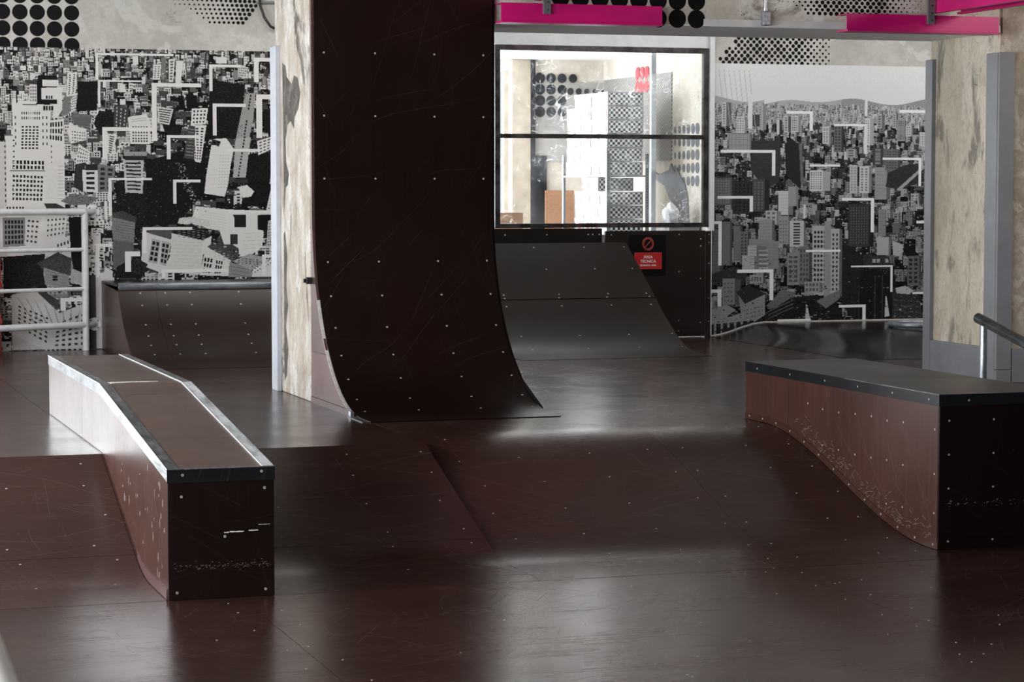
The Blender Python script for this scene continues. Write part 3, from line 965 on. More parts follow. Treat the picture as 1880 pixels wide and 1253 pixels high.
sg = thing('technical_area_sign', (7.34, 18.90, .98), 'black sign with red prohibition symbol and red ÁREA TÉCNICA plate', 'sign')
Bx(7.165, 7.497, 18.898, 18.9045, .955, 1.298).build('sign_board', 'sign_black', sg)
Bx(7.207, 7.457, 18.8955, 18.898, 1.006, 1.148).build('red_plate', 'sign_red', sg)
mb = MB()
for a, b, z0, z1 in ((7.209, 7.455, 1.008, 1.011), (7.209, 7.455, 1.143, 1.146), (7.209, 7.212, 1.011, 1.143), (7.452, 7.455, 1.011, 1.143)):
    mb.box(a, b, 18.8945, 18.8955, z0, z1)
mb.build('plate_border', 'sign_line', sg)
mb = MB()
for rad in (.050, .040):
    mb.tube([(7.332 + rad * math.cos(a), 18.8965, 1.222 + rad * 1.07 * math.sin(a)) for a in lin(0, 2 * math.pi, 41)], .0021, 6, cap=False)
mb.tube([(7.332 - .029, 18.8965, 1.222 - .031), (7.332 + .029, 18.8965, 1.222 + .031)], .0021, 6)
mb.build('prohibition_symbol', 'sign_line', sg)
def text(body, size, x, y, z, mat, parent, name='lettering'):
    cu = bpy.data.curves.new(name, 'FONT')
    cu.body = body
    cu.size = size
    cu.align_x = 'CENTER'
    cu.extrude = .0004
    cu.offset = .0006
    o = bpy.data.objects.new(name, cu)
    COL.objects.link(o)
    bpy.context.view_layer.update()
    me = bpy.data.meshes.new_from_object(o.evaluated_get(bpy.context.evaluated_depsgraph_get()))
    bpy.data.objects.remove(o)
    me.materials.clear()
    me.materials.append(M[mat])
    t = bpy.data.objects.new(name, me)
    COL.objects.link(t)
    t.parent = parent
    o0 = ORG[parent.name]
    t.location = (x - o0[0], y - o0[1], z - o0[2])
    t.rotation_euler = (R(90), 0, 0)
    ORG[t.name] = (x, y, z)
    return t
text('ÁREA', .034, 7.332, 18.895, 1.098, 'sign_white', sg)
text('TÉCNICA', .034, 7.332, 18.895, 1.062, 'sign_white', sg)
text('TECHNICAL AREA', .0185, 7.332, 18.895, 1.032, 'sign_white', sg)

# ------------------------------------------------------------------ painted dots on the back wall
for i in range(6):
    for j in range(4):
        MB().disc((2.483 - i * .134, 18.969, 3.204 - j * .1275), (0, -1, 0), .060, 28, .001).build('painted_dot', 'paint_black', wb)
dm = MB()
for i in range(20):
    for j in range(7):
        x = 3.28 + i * .0385 + (.012 * j)
        z = 3.235 - j * .0345
        if x > 4.0 - j * .02 or (j > 2 and x < 3.28 + j * .05):
            continue
        r = (.005 + .0105 * min(1, (x - 3.3) / .6)) * random.uniform(.85, 1.05)
        if r > .003:
            dm.disc((x, 18.969, z), (0, -1, 0), r, 14, .001)
dm.build('halftone_dots', 'paint_black', wb, kind='stuff')
dm = MB()
for i in range(20):
    for j in range(10):
        x = 8.02 + i * .057 + (.0285 if j % 2 else 0)
        z = 3.05 - j * .0300
        r = .0185 if x < 8.75 else .0185 - (x - 8.75) * .030
        r *= random.uniform(.72, 1.05)
        if x < 8.1 + (8.14 - 8.02) * (z - 2.77) * 2 and z > 2.9:
            continue
        if x < 8.06 and z > 2.82 or x > 9.07:
            continue
        dm.disc((x, 18.969, z), (0, -1, 0), max(.005, r), 14, .001)
dm.build('halftone_dots', 'paint_black', wb, kind='stuff')

# ------------------------------------------------------------------ printed city murals (flat prints drawn cell by cell)
class Canvas:
    """greyscale raster of a print; u,v run right and down in print units of about 4.5 mm"""
    def __init__(s, u0, v0, u1, v1, bg):
        s.u0, s.v0 = u0, v0
        s.a = np.full((v1 - v0, u1 - u0), bg, np.float32)
    def poly(s, pts, val, tex=0.0):
        P = np.array(pts, float) - (s.u0, s.v0)
        h, w = s.a.shape
        x0, y0 = np.floor(P.min(0)).astype(int)
        x1, y1 = np.ceil(P.max(0)).astype(int)
        x0, y0, x1, y1 = max(0, x0), max(0, y0), min(w, x1), min(h, y1)
        if x1 <= x0 or y1 <= y0:
            return
        X, Y = np.meshgrid(np.arange(x0, x1) + .5, np.arange(y0, y1) + .5)
        ins = np.zeros(X.shape, bool)
        n = len(P)
        for i in range(n):
            (ax, ay), (bx_, by) = P[i], P[(i + 1) % n]
            if ay == by:
                continue
            c = ((ay <= Y) != (by <= Y)) & (X < (bx_ - ax) * (Y - ay) / (by - ay) + ax)
            ins ^= c
        v = val + (rng.random(X.shape) - .5) * tex if tex else val
        s.a[y0:y1, x0:x1] = np.where(ins, v, s.a[y0:y1, x0:x1])
    def rect(s, u0, v0, u1, v1, val, tex=0.0):
        s.poly([(u0, v0), (u1, v0), (u1, v1), (u0, v1)], val, tex)
    def face(s, q, val, nx=0, ny=0, win=.02, fx=.55, fy=.55, tex=.03, mu=.06, mv=.06):
        """quad q (tl,tr,br,bl) with a grid of windows"""
        s.poly(q, val, tex)
        tl, tr, br, bl = [np.array(p, float) for p in q]
        def at(a, b):
            return (1 - b) * ((1 - a) * tl + a * tr) + b * ((1 - a) * bl + a * br)
        for i in range(nx):
            for j in range(ny):
                a = mu + (1 - 2 * mu) * (i + .5) / nx
                b = mv + (1 - 2 * mv) * (j + .5) / ny
                da, db = (1 - 2 * mu) * fx / nx / 2, (1 - 2 * mv) * fy / ny / 2
                s.poly([at(a - da, b - db), at(a + da, b - db), at(a + da, b + db), at(a - da, b + db)], win)
    def tower(s, u, v, w, h, val, side=.03, sw=.35, nx=3, ny=6, win=.03, roof=None):
        s.rect(u, v, u + w, v + h, val, .05)
        s.face([(u, v), (u + w, v), (u + w, v + h), (u, v + h)], val, nx, ny, win)
        if sw:
            s.poly([(u + w, v), (u + w * (1 + sw), v + w * .12), (u + w * (1 + sw), v + h), (u + w, v + h)], side, .02)
        if roof:
            s.poly([(u, v), (u + w, v), (u + w * (1 + sw), v - w * .1), (u + w * sw, v - w * .12)], roof, .05)
    def bracket(s, u, v, wu, hv, t, kind='tl', val=.62):
        """white corner mark: tl = corner top left, tr = corner top right"""
        s.rect(u, v, u + wu, v + t, val)
        if kind == 'tl':
            s.rect(u, v, u + t * 1.25, v + hv, val)
        elif kind == 'tr':
            s.rect(u + wu - t * 1.1, v, u + wu, v + hv, val)
    def mesh(s, name, mat, x_at, z_at, y, parent, levels=28):
        a = np.clip(s.a, 0, .75)
        q = np.round((a / .75) ** .5 * levels).astype(np.int32)
        h, w = q.shape
        st = np.ones((h, w), bool)
        st[:, 1:] = q[:, 1:] != q[:, :-1]
        rr, cc = np.nonzero(st)
        nxt = np.append(cc[1:], 0)
        same = np.append(rr[1:] == rr[:-1], False)
        ce = np.where(same, nxt, w)
        n = len(rr)
        co = np.empty((n, 4, 3), np.float32)
        xa, xb = x_at(cc + s.u0), x_at(ce + s.u0)
        za, zb = z_at(rr + s.v0), z_at(rr + 1 + s.v0)
        o0 = ORG[parent.name]
        co[:, 0, 0] = co[:, 3, 0] = xa - o0[0]
        co[:, 1, 0] = co[:, 2, 0] = xb - o0[0]
        co[:, 0, 2] = co[:, 1, 2] = zb - o0[2]
        co[:, 2, 2] = co[:, 3, 2] = za - o0[2]
        co[:, :, 1] = y - o0[1]
        me = bpy.data.meshes.new(name)
        me.vertices.add(n * 4)
        me.vertices.foreach_set('co', co.ravel())
        me.loops.add(n * 4)
        me.loops.foreach_set('vertex_index', np.arange(n * 4, dtype=np.int32))
        me.polygons.add(n)
        me.polygons.foreach_set('loop_start', np.arange(0, n * 4, 4, dtype=np.int32))
        me.update(calc_edges=True)
        at = me.color_attributes.new('ink', 'FLOAT_COLOR', 'POINT')
        g = ((q[rr, cc] / levels) ** 2 * .75).astype(np.float32)
        cols = np.ones((n, 4, 4), np.float32)
        cols[:, :, :3] = g[:, None, None]
        at.data.foreach_set('color', cols.ravel())
        me.materials.append(M[mat])
        o = bpy.data.objects.new(name, me)
        COL.objects.link(o)
        o.parent = parent
        return o

W = .60
U = random.uniform
# ---------------- left print: hard black and white city seen from above
c = Canvas(-130, 86, 522, 648, .012)
for band in range(60):
    v = 78 + band * 9.2
    k = .55 + band / 26.0
    u = -140.0
    while u < 520:
        w = U(5, 15) * k
        h = U(9, 30) * k
        dens = .85 if u < 190 else (.62 if v < 240 else .40)
        if u > 300 and v > 150:
            dens *= .55
        if random.random() < dens:
            val = random.choice((.60, .56, .50, .40, .22, .10))
            c.tower(u, v - h * U(0, .5), w, h, val, random.choice((.01, .03, .12)), U(.1, .5), random.choice((0, 2, 3, 3, 4)), max(1, int(h / U(4, 7))), random.choice((.015, .04, .12)))
        else:
            c.rect(u, v - h * .3, u + w * 1.3, v + h * .6, random.choice((.008, .012, .05)), .02)
            for q in range(3):
                c.rect(u + U(0, w), v + U(0, h * .5), u + U(0, w) + U(1, 4) * k, v + U(0, h * .5) + U(1, 2.5), random.choice((.1, .3, .5)))
        u += w * U(.9, 1.5)
for i in range(5200):
    u, v = U(-130, 520), U(88, 640)
    k = .6 + (v - 88) / 330
    c.rect(u, v, u + U(.8, 3.4) * k, v + U(.7, 2.2) * k, random.choice((.01, .012, .02, .10, .30, .56)))
# dark open areas
c.poly([(137, 147), (174, 147), (172, 200), (135, 203)], .010, .01)
c.poly([(176, 200), (206, 205), (204, 228), (178, 246), (165, 225)], .012, .03)
c.poly([(381, 140), (446, 150), (441, 190), (432, 252), (380, 250), (374, 262), (378, 190)], .009, .008)
c.poly([(335, 168), (355, 170), (357, 192), (337, 200)], .008)
c.poly([(290, 222), (330, 226), (322, 250), (300, 253)], .010, .02)
c.poly([(258, 294), (320, 276), (372, 262), (370, 350), (345, 378), (318, 412), (262, 412), (262, 350)], .010, .012)
c.poly([(480, 195), (508, 195), (508, 240), (482, 240)], .010, .02)
c.poly([(450, 280), (495, 276), (492, 350), (478, 380), (438, 372)], .010, .02)
c.poly([(205, 330), (262, 324), (262, 420), (205, 410)], .012, .02)
for i in range(90):   # street of parked cars and trees
    t_ = random.random()
    u, v = 322 + 26 * t_ + U(-7, 7), 296 + 76 * t_
    c.rect(u, v, u + U(1, 3), v + U(.8, 2), random.choice((.3, .5, .12)))
for i in range(70):
    u, v = U(385, 505), U(255, 275)
    c.rect(u, v, u + U(1, 3), v + 1, random.choice((.06, .2)))
# big white tower with stepped top, left
c.rect(19, 188, 76, 205, W, .03)
c.rect(31, 184, 72, 196, W, .03)
c.rect(38, 190, 64, 192, .1)
c.rect(20, 203, 88, 262, W, .03)
c.rect(6, 248, 112, 470, W, .03)
c.rect(-40, 260, 8, 470, .5, .05)
c.face([(33, 200), (72, 200), (72, 222), (33, 222)], W, 9, 2, .03, .4, .5)
c.face([(33, 226), (70, 226), (68, 276), (31, 276)], W, 5, 8, .012, .62, .62)
for u in (25, 74, 81):
    for v in range(212, 262, 12):
        c.rect(u - 1, v, u + 1.2, v + 5, .02)
c.face([(17, 290), (78, 292), (77, 312), (16, 311)], W, 9, 2, .012, .6, .72, mu=.02)
c.rect(14, 311, 78, 313.5, .16)
c.face([(17, 314), (76, 317), (73, 372), (15, 371)], W, 9, 6, .02, .62, .55, mu=.02)
for v in range(255, 380, 10):
    c.rect(5, v, 7.5, v + 5, .03)
    c.rect(20, v, 23, v + 3, .04 if v < 290 else W)
    c.rect(88, v, 90, v + 4, .05)
c.face([(84, 220), (112, 216), (110, 262), (84, 258)], W, 5, 3, .012, .62, .7)
c.poly([(76, 300), (108, 292), (100, 372), (80, 374)], .58, .04)
c.rect(3, 376, 42, 384, W)
c.face([(3, 376), (42, 376), (42, 384), (3, 384)], W, 6, 1, .02)
# block behind the tower
c.poly([(67, 137), (99, 137), (101, 158), (101, 190), (62, 190), (62, 160)], .010)
c.rect(74, 145, 103, 157, W, .04)
c.poly([(72, 160), (109, 158), (109, 200), (100, 215), (92, 216), (92, 190), (72, 188)], W, .03)
c.face([(78, 172), (94, 172), (94, 182), (78, 182)], W, 3, 1, .012, .6, .7)
c.rect(65, 181, 100, 189, .009)
c.face([(74, 191), (94, 191), (94, 203), (74, 203)], .5, 4, 1, .015, .75, .8, mu=.02)
c.face([(51, 154), (64, 154), (64, 188), (50, 188)], W, 3, 5, .2, .7, .7)
c.face([(119, 132), (137, 130), (133, 172), (117, 176)], W, 2, 10, .015, .4, .5)
c.face([(127, 172), (137, 168), (133, 200), (125, 204)], W, 3, 6, .015, .6, .5)
c.face([(111, 176), (126, 174), (122, 206), (109, 212)], .20, 1, 11, .10, .96, .4)
c.poly([(128, 206), (164, 208), (158, 230), (140, 232), (126, 216)], .13, .03)
c.poly([(122, 222), (140, 232), (152, 234), (152, 255), (124, 262), (118, 240)], W, .04)
c.face([(138, 262), (158, 276), (154, 302), (130, 308)], W, 5, 5, .03, .5, .4)
c.face([(190, 242), (208, 246), (198, 284), (190, 280)], W, 1, 8, .02, .6, .5)
c.face([(131, 300), (150, 296), (146, 352), (128, 342)], .03)
c.face([(144, 310), (173, 308), (172, 352), (145, 350)], .58, 1, 4, .02, .6, .5)
c.rect(150, 300, 172, 311, .02)
c.face([(172, 300), (204, 304), (200, 350), (172, 352)], .16, 2, 5, .02, .6, .55)
c.poly([(104, 368), (126, 354), (174, 362), (156, 374), (128, 376)], .13, .16)
c.face([(218, 290), (256, 290), (254, 354), (222, 352)], .42, 1, 8, .02, .86, .45)
c.rect(220, 276, 262, 284, .28)
c.rect(222, 284, 258, 292, .02)
c.face([(203, 188), (230, 196), (224, 240), (202, 232)], .05, 3, 6, .45, .25, .5)
c.poly([(228, 212), (262, 206), (270, 222), (268, 262), (232, 262)], W, .04)
c.face([(282, 192), (312, 196), (304, 226), (284, 222)], .50, 1, 6, .03, .9, .45)
c.face([(346, 195), (376, 194), (372, 224), (344, 226)], W, 4, 4, .02, .5, .5)
c.face([(338, 226), (373, 226), (362, 296), (351, 294)], W, 3, 12, .012, .5, .55)
c.face([(340, 226), (352, 228), (350, 290), (330, 288)], .05, 1, 9, .2, .9, .3)
c.face([(276, 114), (290, 114), (288, 142), (274, 142)], W, 2, 6, .12)
c.face([(304, 104), (316, 102), (312, 146), (304, 146)], .56, 1, 7, .1)
c.face([(318, 106), (331, 106), (326, 148), (316, 148)], W)
c.rect(290, 100, 299, 130, .16)
c.rect(392, 98, 412, 110, W)
c.face([(434, 114), (452, 116), (448, 136), (432, 134)], .5, 4, 4, .1)
c.rect(424, 122, 433, 140, .2)
# slanted grey slab tower and its base
c.poly([(447, 166), (466, 164), (461, 215), (448, 272), (435, 272), (424, 270), (440, 195)], .28, .04)
c.poly([(428, 250), (456, 248), (446, 324), (422, 324)], .36, .04)
for i in range(26):
    v = 168 + i * 6
    uu = 456 - (v - 168) * .155
    if not 195 < v < 215:
        c.rect(uu - 1.4, v, uu + 1.6, v + 3.6, .012)
c.rect(424, 327, 450, 334, .03)
# white block right of the street
c.poly([(384, 252), (410, 250), (424, 270), (418, 300), (412, 340), (406, 360), (368, 354), (372, 320)], W, .03)
for i in range(11):
    for j in range(4):
        c.rect(398 + j * 5 - i * .4, 282 + i * 6, 400 + j * 5 - i * .4, 283.4 + i * 6, .2)
c.poly([(384, 252), (400, 256), (396, 266), (380, 262)], .02, .1)
c.face([(468, 255), (506, 243), (500, 268), (470, 282)], W, 4, 4, .02, .6, .4)
c.face([(498, 290), (507, 286), (507, 332), (491, 336)], .4, 3, 9, .015, .6, .5)
c.poly([(430, 342), (448, 338), (462, 350), (456, 360), (440, 362), (438, 352)], W, .05)
c.face([(493, 348), (507, 346), (507, 386), (484, 388)], W, 3, 6, .03, .4, .3)
# white roof complex lower right
c.poly([(352, 378), (412, 384), (498, 388), (498, 394), (470, 394), (466, 422), (480, 424), (476, 456), (456, 470), (432, 474), (432, 458), (420, 450), (404, 450), (396, 424), (372, 420), (344, 402)], W, .03)
c.rect(424, 394, 446, 418, .014)
c.poly([(421, 394), (432, 394), (446, 418), (430, 412)], .012)
c.rect(416, 431, 430, 450, .03, .05)
c.poly([(468, 395), (494, 395), (486, 440), (478, 424), (466, 422)], .010)
c.poly([(321, 400), (342, 398), (376, 404), (380, 416), (350, 414), (318, 410)], .5, .3)
c.face([(488, 406), (507, 400), (507, 456), (484, 458)], .42, 5, 8, .03, .45, .45)
# lower large houses
c.face([(196, 394), (240, 404), (236, 448), (198, 440)], .18, 0, 0, tex=.08)
c.poly([(197, 390), (216, 386), (242, 398), (240, 408), (198, 398)], .05, .06)
c.poly([(198, 440), (236, 446), (234, 500), (198, 496)], .10, .03)
c.poly([(252, 424), (306, 440), (302, 462), (290, 504), (250, 488)], .52, .05)
c.face([(270, 438), (286, 442), (280, 486), (262, 482)], .35, 2, 4, .015, .7, .7)
c.face([(288, 442), (304, 446), (296, 490), (284, 486)], .35, 2, 4, .015, .7, .7)
c.poly([(262, 420), (280, 412), (306, 424), (304, 440), (264, 428)], .08, .08)
c.poly([(306, 428), (368, 442), (360, 505), (290, 502), (304, 468)], .52, .05)
c.poly([(312, 420), (344, 410), (382, 434), (364, 442), (306, 428)], .015, .06)
c.poly([(364, 442), (381, 434), (378, 462), (362, 470)], .56, .04)
c.poly([(370, 456), (418, 472), (412, 510), (358, 508)], .55, .04)
c.face([(366, 470), (386, 474), (378, 508), (362, 506)], .55, 3, 3, .012, .66, .7)
c.face([(388, 476), (404, 480), (398, 508), (384, 508)], .55, 3, 3, .012, .66, .7)
c.poly([(372, 454), (384, 448), (436, 470), (420, 482)], .06, .1)
c.poly([(414, 484), (458, 494), (454, 512), (412, 512)], .22, .05)
c.poly([(420, 482), (452, 468), (478, 474), (474, 490), (456, 500)], .30, .2)
c.poly([(458, 498), (506, 470), (504, 512), (456, 512)], .56, .04)
c.poly([(205, 490), (246, 470), (258, 500), (250, 512), (200, 512)], .012, .02)
c.poly([(234, 470), (262, 486), (252, 506), (230, 500)], .02, .06)
# lower left: houses behind the railing
c.face([(0, 398), (40, 398), (40, 450), (0, 452)], .20, 6, 5, .012, .62, .66)
c.face([(42, 396), (68, 398), (62, 452), (38, 448)], .56, 3, 5, .03, .5, .4)
c.face([(76, 396), (116, 394), (112, 432), (74, 440)], .58, 5, 4, .04, .4, .4)
c.poly([(74, 436), (92, 442), (128, 428), (126, 470), (74, 470)], .58, .03)
c.face([(94, 444), (128, 432), (126, 462), (94, 470)], .58, 5, 2, .04, .5, .5)
c.poly([(74, 372), (96, 372), (116, 382), (112, 386), (80, 384)], .03)
c.poly([(118, 398), (150, 396), (152, 500), (128, 505), (122, 470)], .009)
c.poly([(0, 470), (75, 465), (70, 530), (0, 545)], .014, .03)
c.poly([(60, 482), (98, 462), (122, 474), (118, 504), (72, 496)], .05, .07)
c.face([(72, 490), (118, 506), (116, 530), (74, 522)], .24, 0, 0, tex=.12)
c.rect(88, 504, 97, 515, .012)
c.poly([(122, 492), (150, 504), (150, 525), (120, 520)], .36, .2)
c.poly([(40, 534), (55, 524), (100, 552), (95, 570), (50, 555)], .05, .05)
c.poly([(14, 540), (55, 530), (100, 575), (150, 556), (150, 642), (14, 642)], .46, .05)
c.face([(20, 552), (86, 580), (82, 640), (18, 600)], .46, 6, 6, .02, .45, .45)
c.face([(88, 590), (152, 566), (150, 642), (84, 642)], .46, 5, 6, .03, .5, .45)
c.poly([(14, 612), (70, 642), (14, 642)], .40, .1)
for i in range(8):
    c.poly([(24 + i * 16, 544 + i * 4), (25 + i * 16, 544 + i * 4), (60 + i * 10, 600), (58 + i * 10, 600)], .2)
c.rect(164, 510, 200, 642, .46, .03)
c.rect(152, 505, 166, 642, .05, .03)
c.poly([(184, 490), (197, 498), (197, 512), (178, 512)], .5)
# finer detail on the larger faces
def rows(u0, v0, u1, v1, n, val, slope=0.0, th=1.0, dash=0.0):
    for k in range(n):
        v_ = v0 + (v1 - v0) * (k + .5) / n
        if dash:
            u_ = u0
            while u_ < u1:
                c.poly([(u_, v_ + (u_ - u0) * slope), (min(u1, u_ + dash * .55), v_ + (u_ - u0) * slope), (min(u1, u_ + dash * .55), v_ + th + (u_ - u0) * slope), (u_, v_ + th + (u_ - u0) * slope)], val)
                u_ += dash
        else:
            c.poly([(u0, v_), (u1, v_ + (u1 - u0) * slope), (u1, v_ + th + (u1 - u0) * slope), (u0, v_ + th)], val)
rows(236, 226, 264, 258, 6, .05, 0, 2.6, 5)
rows(234, 214, 262, 222, 2, .30, -.12, 1)
rows(126, 236, 150, 258, 4, .06, .1, 2, 4.5)
rows(100, 300, 110, 366, 10, .30, 0, 1)
rows(356, 384, 408, 418, 7, .46, .16, .8)
rows(440, 426, 474, 462, 5, .44, -.06, .8)
rows(312, 440, 360, 498, 9, .44, .06, .8)
rows(200, 402, 238, 440, 8, .11, .18, 1.2)
rows(128, 212, 160, 228, 6, .08, .04, 1)
rows(424, 280, 446, 320, 9, .30, 0, .7)
rows(378, 258, 392, 350, 10, .50, .02, .8)
rows(456, 488, 502, 508, 3, .10, -.55, 1.6, 5)
rows(416, 488, 452, 508, 3, .12, .18, 1.2)
rows(76, 494, 116, 526, 6, .16, .16, 1.2)
rows(430, 474, 470, 486, 3, .08, .1, 1.6, 7)
rows(318, 414, 372, 436, 5, .20, .18, 1.2, 9)
rows(386, 458, 420, 474, 4, .30, .4, 1.2, 8)
for k in range(260):
    u, v = U(385, 440), U(145, 250)
    c.rect(u, v, u + U(.8, 2.2), v + 1, random.choice((.02, .03, .05)))
for k in range(220):
    u, v = U(205, 370), U(270, 410)
    c.rect(u, v, u + U(.8, 3), v + U(.8, 1.6), random.choice((.02, .03, .06, .14)))
# white corner marks of the print
for b in ((170, 94, 143, 50, 4, 'tl'), (463, 98, 50, 46, 7.5, 'tl'), (379, 112, 60, 50, 5, 'tl'), (174, 144, 78, 50, 3.5, 'tl'),
          (272, 148, 92, 108, 7, 'tl'), (467, 167, 46, 82, 9, 'tl'), (385, 185, 62, 60, 6, 'tl'), (181, 231, 92, 60, 7, 'tl'),
          (299, 245, 60, 45, 5.5, 'tl'), (412, 270, 62, 4, 5, 'x'), (191, 325, 80, 70, 4.5, 'tl'), (310, 328, 51, 45, 5, 'tl'),
          (412, 386, 86, 5, 6, 'x'), (253, 417, 92, 48, 5.5, 'tl'), (166, 447, 30, 62, 6, 'tl'), (220, 462, 28, 38, 9, 'tl'),
          (287, 496, 124, 16, 6, 'tl'), (476, 470, 32, 40, 6, 'tl'), (102, 547, 40, 24, 7, 'tl')):
    c.bracket(*b[:6], val=.64)
c.rect(463, 390, 468, 470, W)
c.rect(183, 368, 189, 402, W)
ml = thing('city_mural', (3, 18.96, HD), 'black and white aerial city photo mural behind the white railing and low quarter pipe', 'mural')
xl = lambda u: 1.9253 + (np.asarray(u, float) - 0) * (4.1856 - 1.9253) / 520
zl = lambda v: 2.810 + (np.asarray(v, float) - 84) * (.365 - 2.810) / (655 - 84)
Bx(float(xl(-130)), float(xl(522)), 18.9575, 18.9665, HD + .004, float(zl(87))).build('backing_sheet', 'plaster', ml)
c.mesh('print_sheet', 'print_l', xl, zl, 18.957, ml)

# ---------------- right print: grey skyline under a pale sky
c = Canvas(1307, 116, 1735, 622, .5)
hh, ww = c.a.shape
vv = np.arange(116, 622)[:, None] + np.zeros((1, ww))
uu = np.arange(1307, 1735)[None, :] + np.zeros((hh, 1))
c.a[:] = .63 - .04 * np.clip((vv - 116) / 80, 0, 1) + (rng.random(vv.shape) - .5) * .03
ridge = 184 + 5 * np.sin((uu - 1290) * .020) + 4 * np.sin(uu * .047) - np.where(uu > 1600, (uu - 1600) * .09, 0) - np.where(uu < 1400, 8, 0)
c.a[vv > ridge] = .36
c.a[(vv > ridge) & (uu > 1540)] = .25
c.a[vv > 200] = .30
for band in range(58):
    v = 194 + band * 7.6
    k = .42 + band / 24.0
    dep = min(1, max(0, (v - 194) / 330))
    u = 1292.0
    while u < 1735:
        w = U(4, 11) * k
        h = U(9, 26) * k
        lo, hi = .26 - .24 * dep, .46 - .20 * dep
        val = U(lo * .6, hi * 1.15) if random.random() < .55 else U(.006, lo * .35)
        if v < 225:
            val = U(.24, .46)
        c.tower(u, v - h * U(.3, .8), w, h, val, val * U(.08, .35), U(.1, .5), random.choice((0, 2, 3, 3, 4)), max(1, int(h / U(3, 5))), val * U(.08, .5))
        u += w * U(.7, 1.25)
for i in range(6500):
    v = 200 + 410 * random.random() ** 1.2
    u = U(1300, 1734)
    k = .5 + (v - 200) / 330
    dep = min(1, (v - 200) / 330)
    c.rect(u, v, u + U(.8, 3.0) * k, v + U(.7, 2.0) * k, random.choice((.006, .012, .03, .10, .30 - .12 * dep, .48 - .24 * dep)))
def T(u, v, w, h, val, side=.5, sw=.3, nx=3, ny=8, wn=.35, roof=None):
    c.tower(u, v, w, h, val, val * side, sw, nx, ny, val * wn, roof)
T(1324, 186, 8, 44, .46, .25, 1.1, 1, 9)
T(1350, 212, 15, 30, .48, .4, .25, 3, 6)
T(1388, 190, 10, 46, .34, .6, .6, 1, 9, .6)
T(1379, 208, 12, 22, .06, .5, .1, 0, 0)
T(1336, 242, 40, 34, .20, .5, .1, 10, 9, 1.7)
T(1423, 218, 5, 26, .48, .08, 1.0, 0, 0)
T(1436, 210, 8, 30, .40, .2, .6, 1, 6)
T(1449, 210, 13, 30, .44, .5, .4, 3, 6)
c.poly([(1377, 256), (1392, 256), (1394, 250), (1401, 250), (1402, 256), (1418, 256), (1420, 249), (1430, 249), (1430, 310), (1428, 330), (1404, 345), (1376, 310)], .035, .02)
c.poly([(1438, 262), (1448, 250), (1464, 262), (1467, 256), (1469, 262), (1472, 330), (1466, 345), (1440, 318)], .022, .012)
c.poly([(1464, 262), (1469, 258), (1473, 330), (1468, 340)], .12, .03)
T(1484, 310, 24, 38, .50, .6, .6, 5, 8, .3)
T(1528, 226, 14, 50, .12, .3, .3, 2, 8)
T(1507, 229, 12, 32, .46, .4, .3, 2, 8)
T(1585, 213, 10, 50, .50, .6, .7, 2, 10)
T(1608, 206, 9, 26, .30, .4, .6, 1, 5)
T(1637, 203, 7, 28, .32, .3, .4, 1, 6)
T(1645, 215, 15, 40, .24, .5, .2, 4, 12)
T(1662, 226, 10, 20, .44, .5, .3, 2, 4)
T(1688, 238, 12, 26, .46, .5, .3, 3, 5)
T(1551, 270, 17, 16, .30, .5, .2, 1, 3)
T(1558, 300, 14, 52, .40, .5, 0, 2, 9, .6)
T(1576, 302, 18, 50, .46, .4, .3, 2, 9)
T(1605, 304, 22, 60, .26, .4, .3, 0, 0)
T(1600, 268, 20, 32, .05, 2.0, .2, 1, 11, 5)
T(1624, 270, 24, 40, .12, .5, .2, 4, 7)
c.poly([(1630, 314), (1660, 300), (1690, 296), (1700, 330), (1650, 346), (1625, 340)], .03, .03)
c.poly([(1645, 346), (1697, 300), (1700, 304), (1652, 348)], .30, .1)
T(1300, 324, 42, 50, .10, .4, .2, 8, 9, 2.0)
T(1344, 330, 34, 60, .03, .5, .1, 4, 8, .4)
T(1380, 326, 22, 60, .06, .4, .4, 3, 10, 2)
T(1427, 348, 18, 44, .46, .35, .5, 0, 0)
T(1445, 340, 14, 36, .26, .7, .3, 0, 0)
T(1404, 384, 20, 26, .36, .5, .4, 2, 3)
T(1392, 400, 24, 44, .24, .4, .2, 0, 0)
T(1428, 394, 18, 52, .24, .45, .3, 0, 0)
T(1448, 403, 26, 48, .40, .3, .1, 1, 8, .08)
T(1302, 418, 20, 84, .11, .5, .3, 0, 0)
T(1326, 404, 14, 80, .12, .5, .3, 0, 0)
T(1346, 412, 12, 64, .13, .4, .3, 0, 0)
T(1358, 422, 14, 60, .12, .4, .4, 2, 9)
c.poly([(1374, 436), (1396, 436), (1396, 438), (1428, 440), (1428, 490), (1410, 494), (1374, 480)], .20, .04)
T(1372, 448, 16, 46, .34, .35, 1.1, 0, 0)
for i in range(5):
    c.rect(1392, 456 + i * 8, 1409, 459.5 + i * 8, .34)
T(1362, 466, 22, 26, .32, .5, .3, 0, 0)
T(1490, 412, 34, 130, .34, .4, .2, 5, 13, .07)
c.rect(1512, 404, 1524, 545, .24, .03)
T(1524, 418, 16, 124, .34, .3, .3, 2, 13, .07)
T(1444, 462, 22, 60, .19, .4, .3, 2, 6)
T(1466, 450, 18, 70, .14, .4, .3, 3, 7)
T(1556, 372, 40, 80, .035, .5, .2, 7, 14, 2.6)
T(1612, 382, 14, 50, .20, .4, .1, 0, 0)
T(1610, 434, 22, 34, .34, .4, .2, 0, 0)
c.poly([(1640, 442), (1654, 446), (1662, 456), (1652, 470), (1640, 468)], .36, .05)
c.poly([(1658, 456), (1682, 448), (1684, 466), (1668, 474)], .006)
T(1668, 470, 22, 56, .11, .5, .2, 2, 6, .2)
c.poly([(1570, 500), (1584, 490), (1640, 500), (1646, 506), (1644, 590), (1568, 590)], .010, .008)
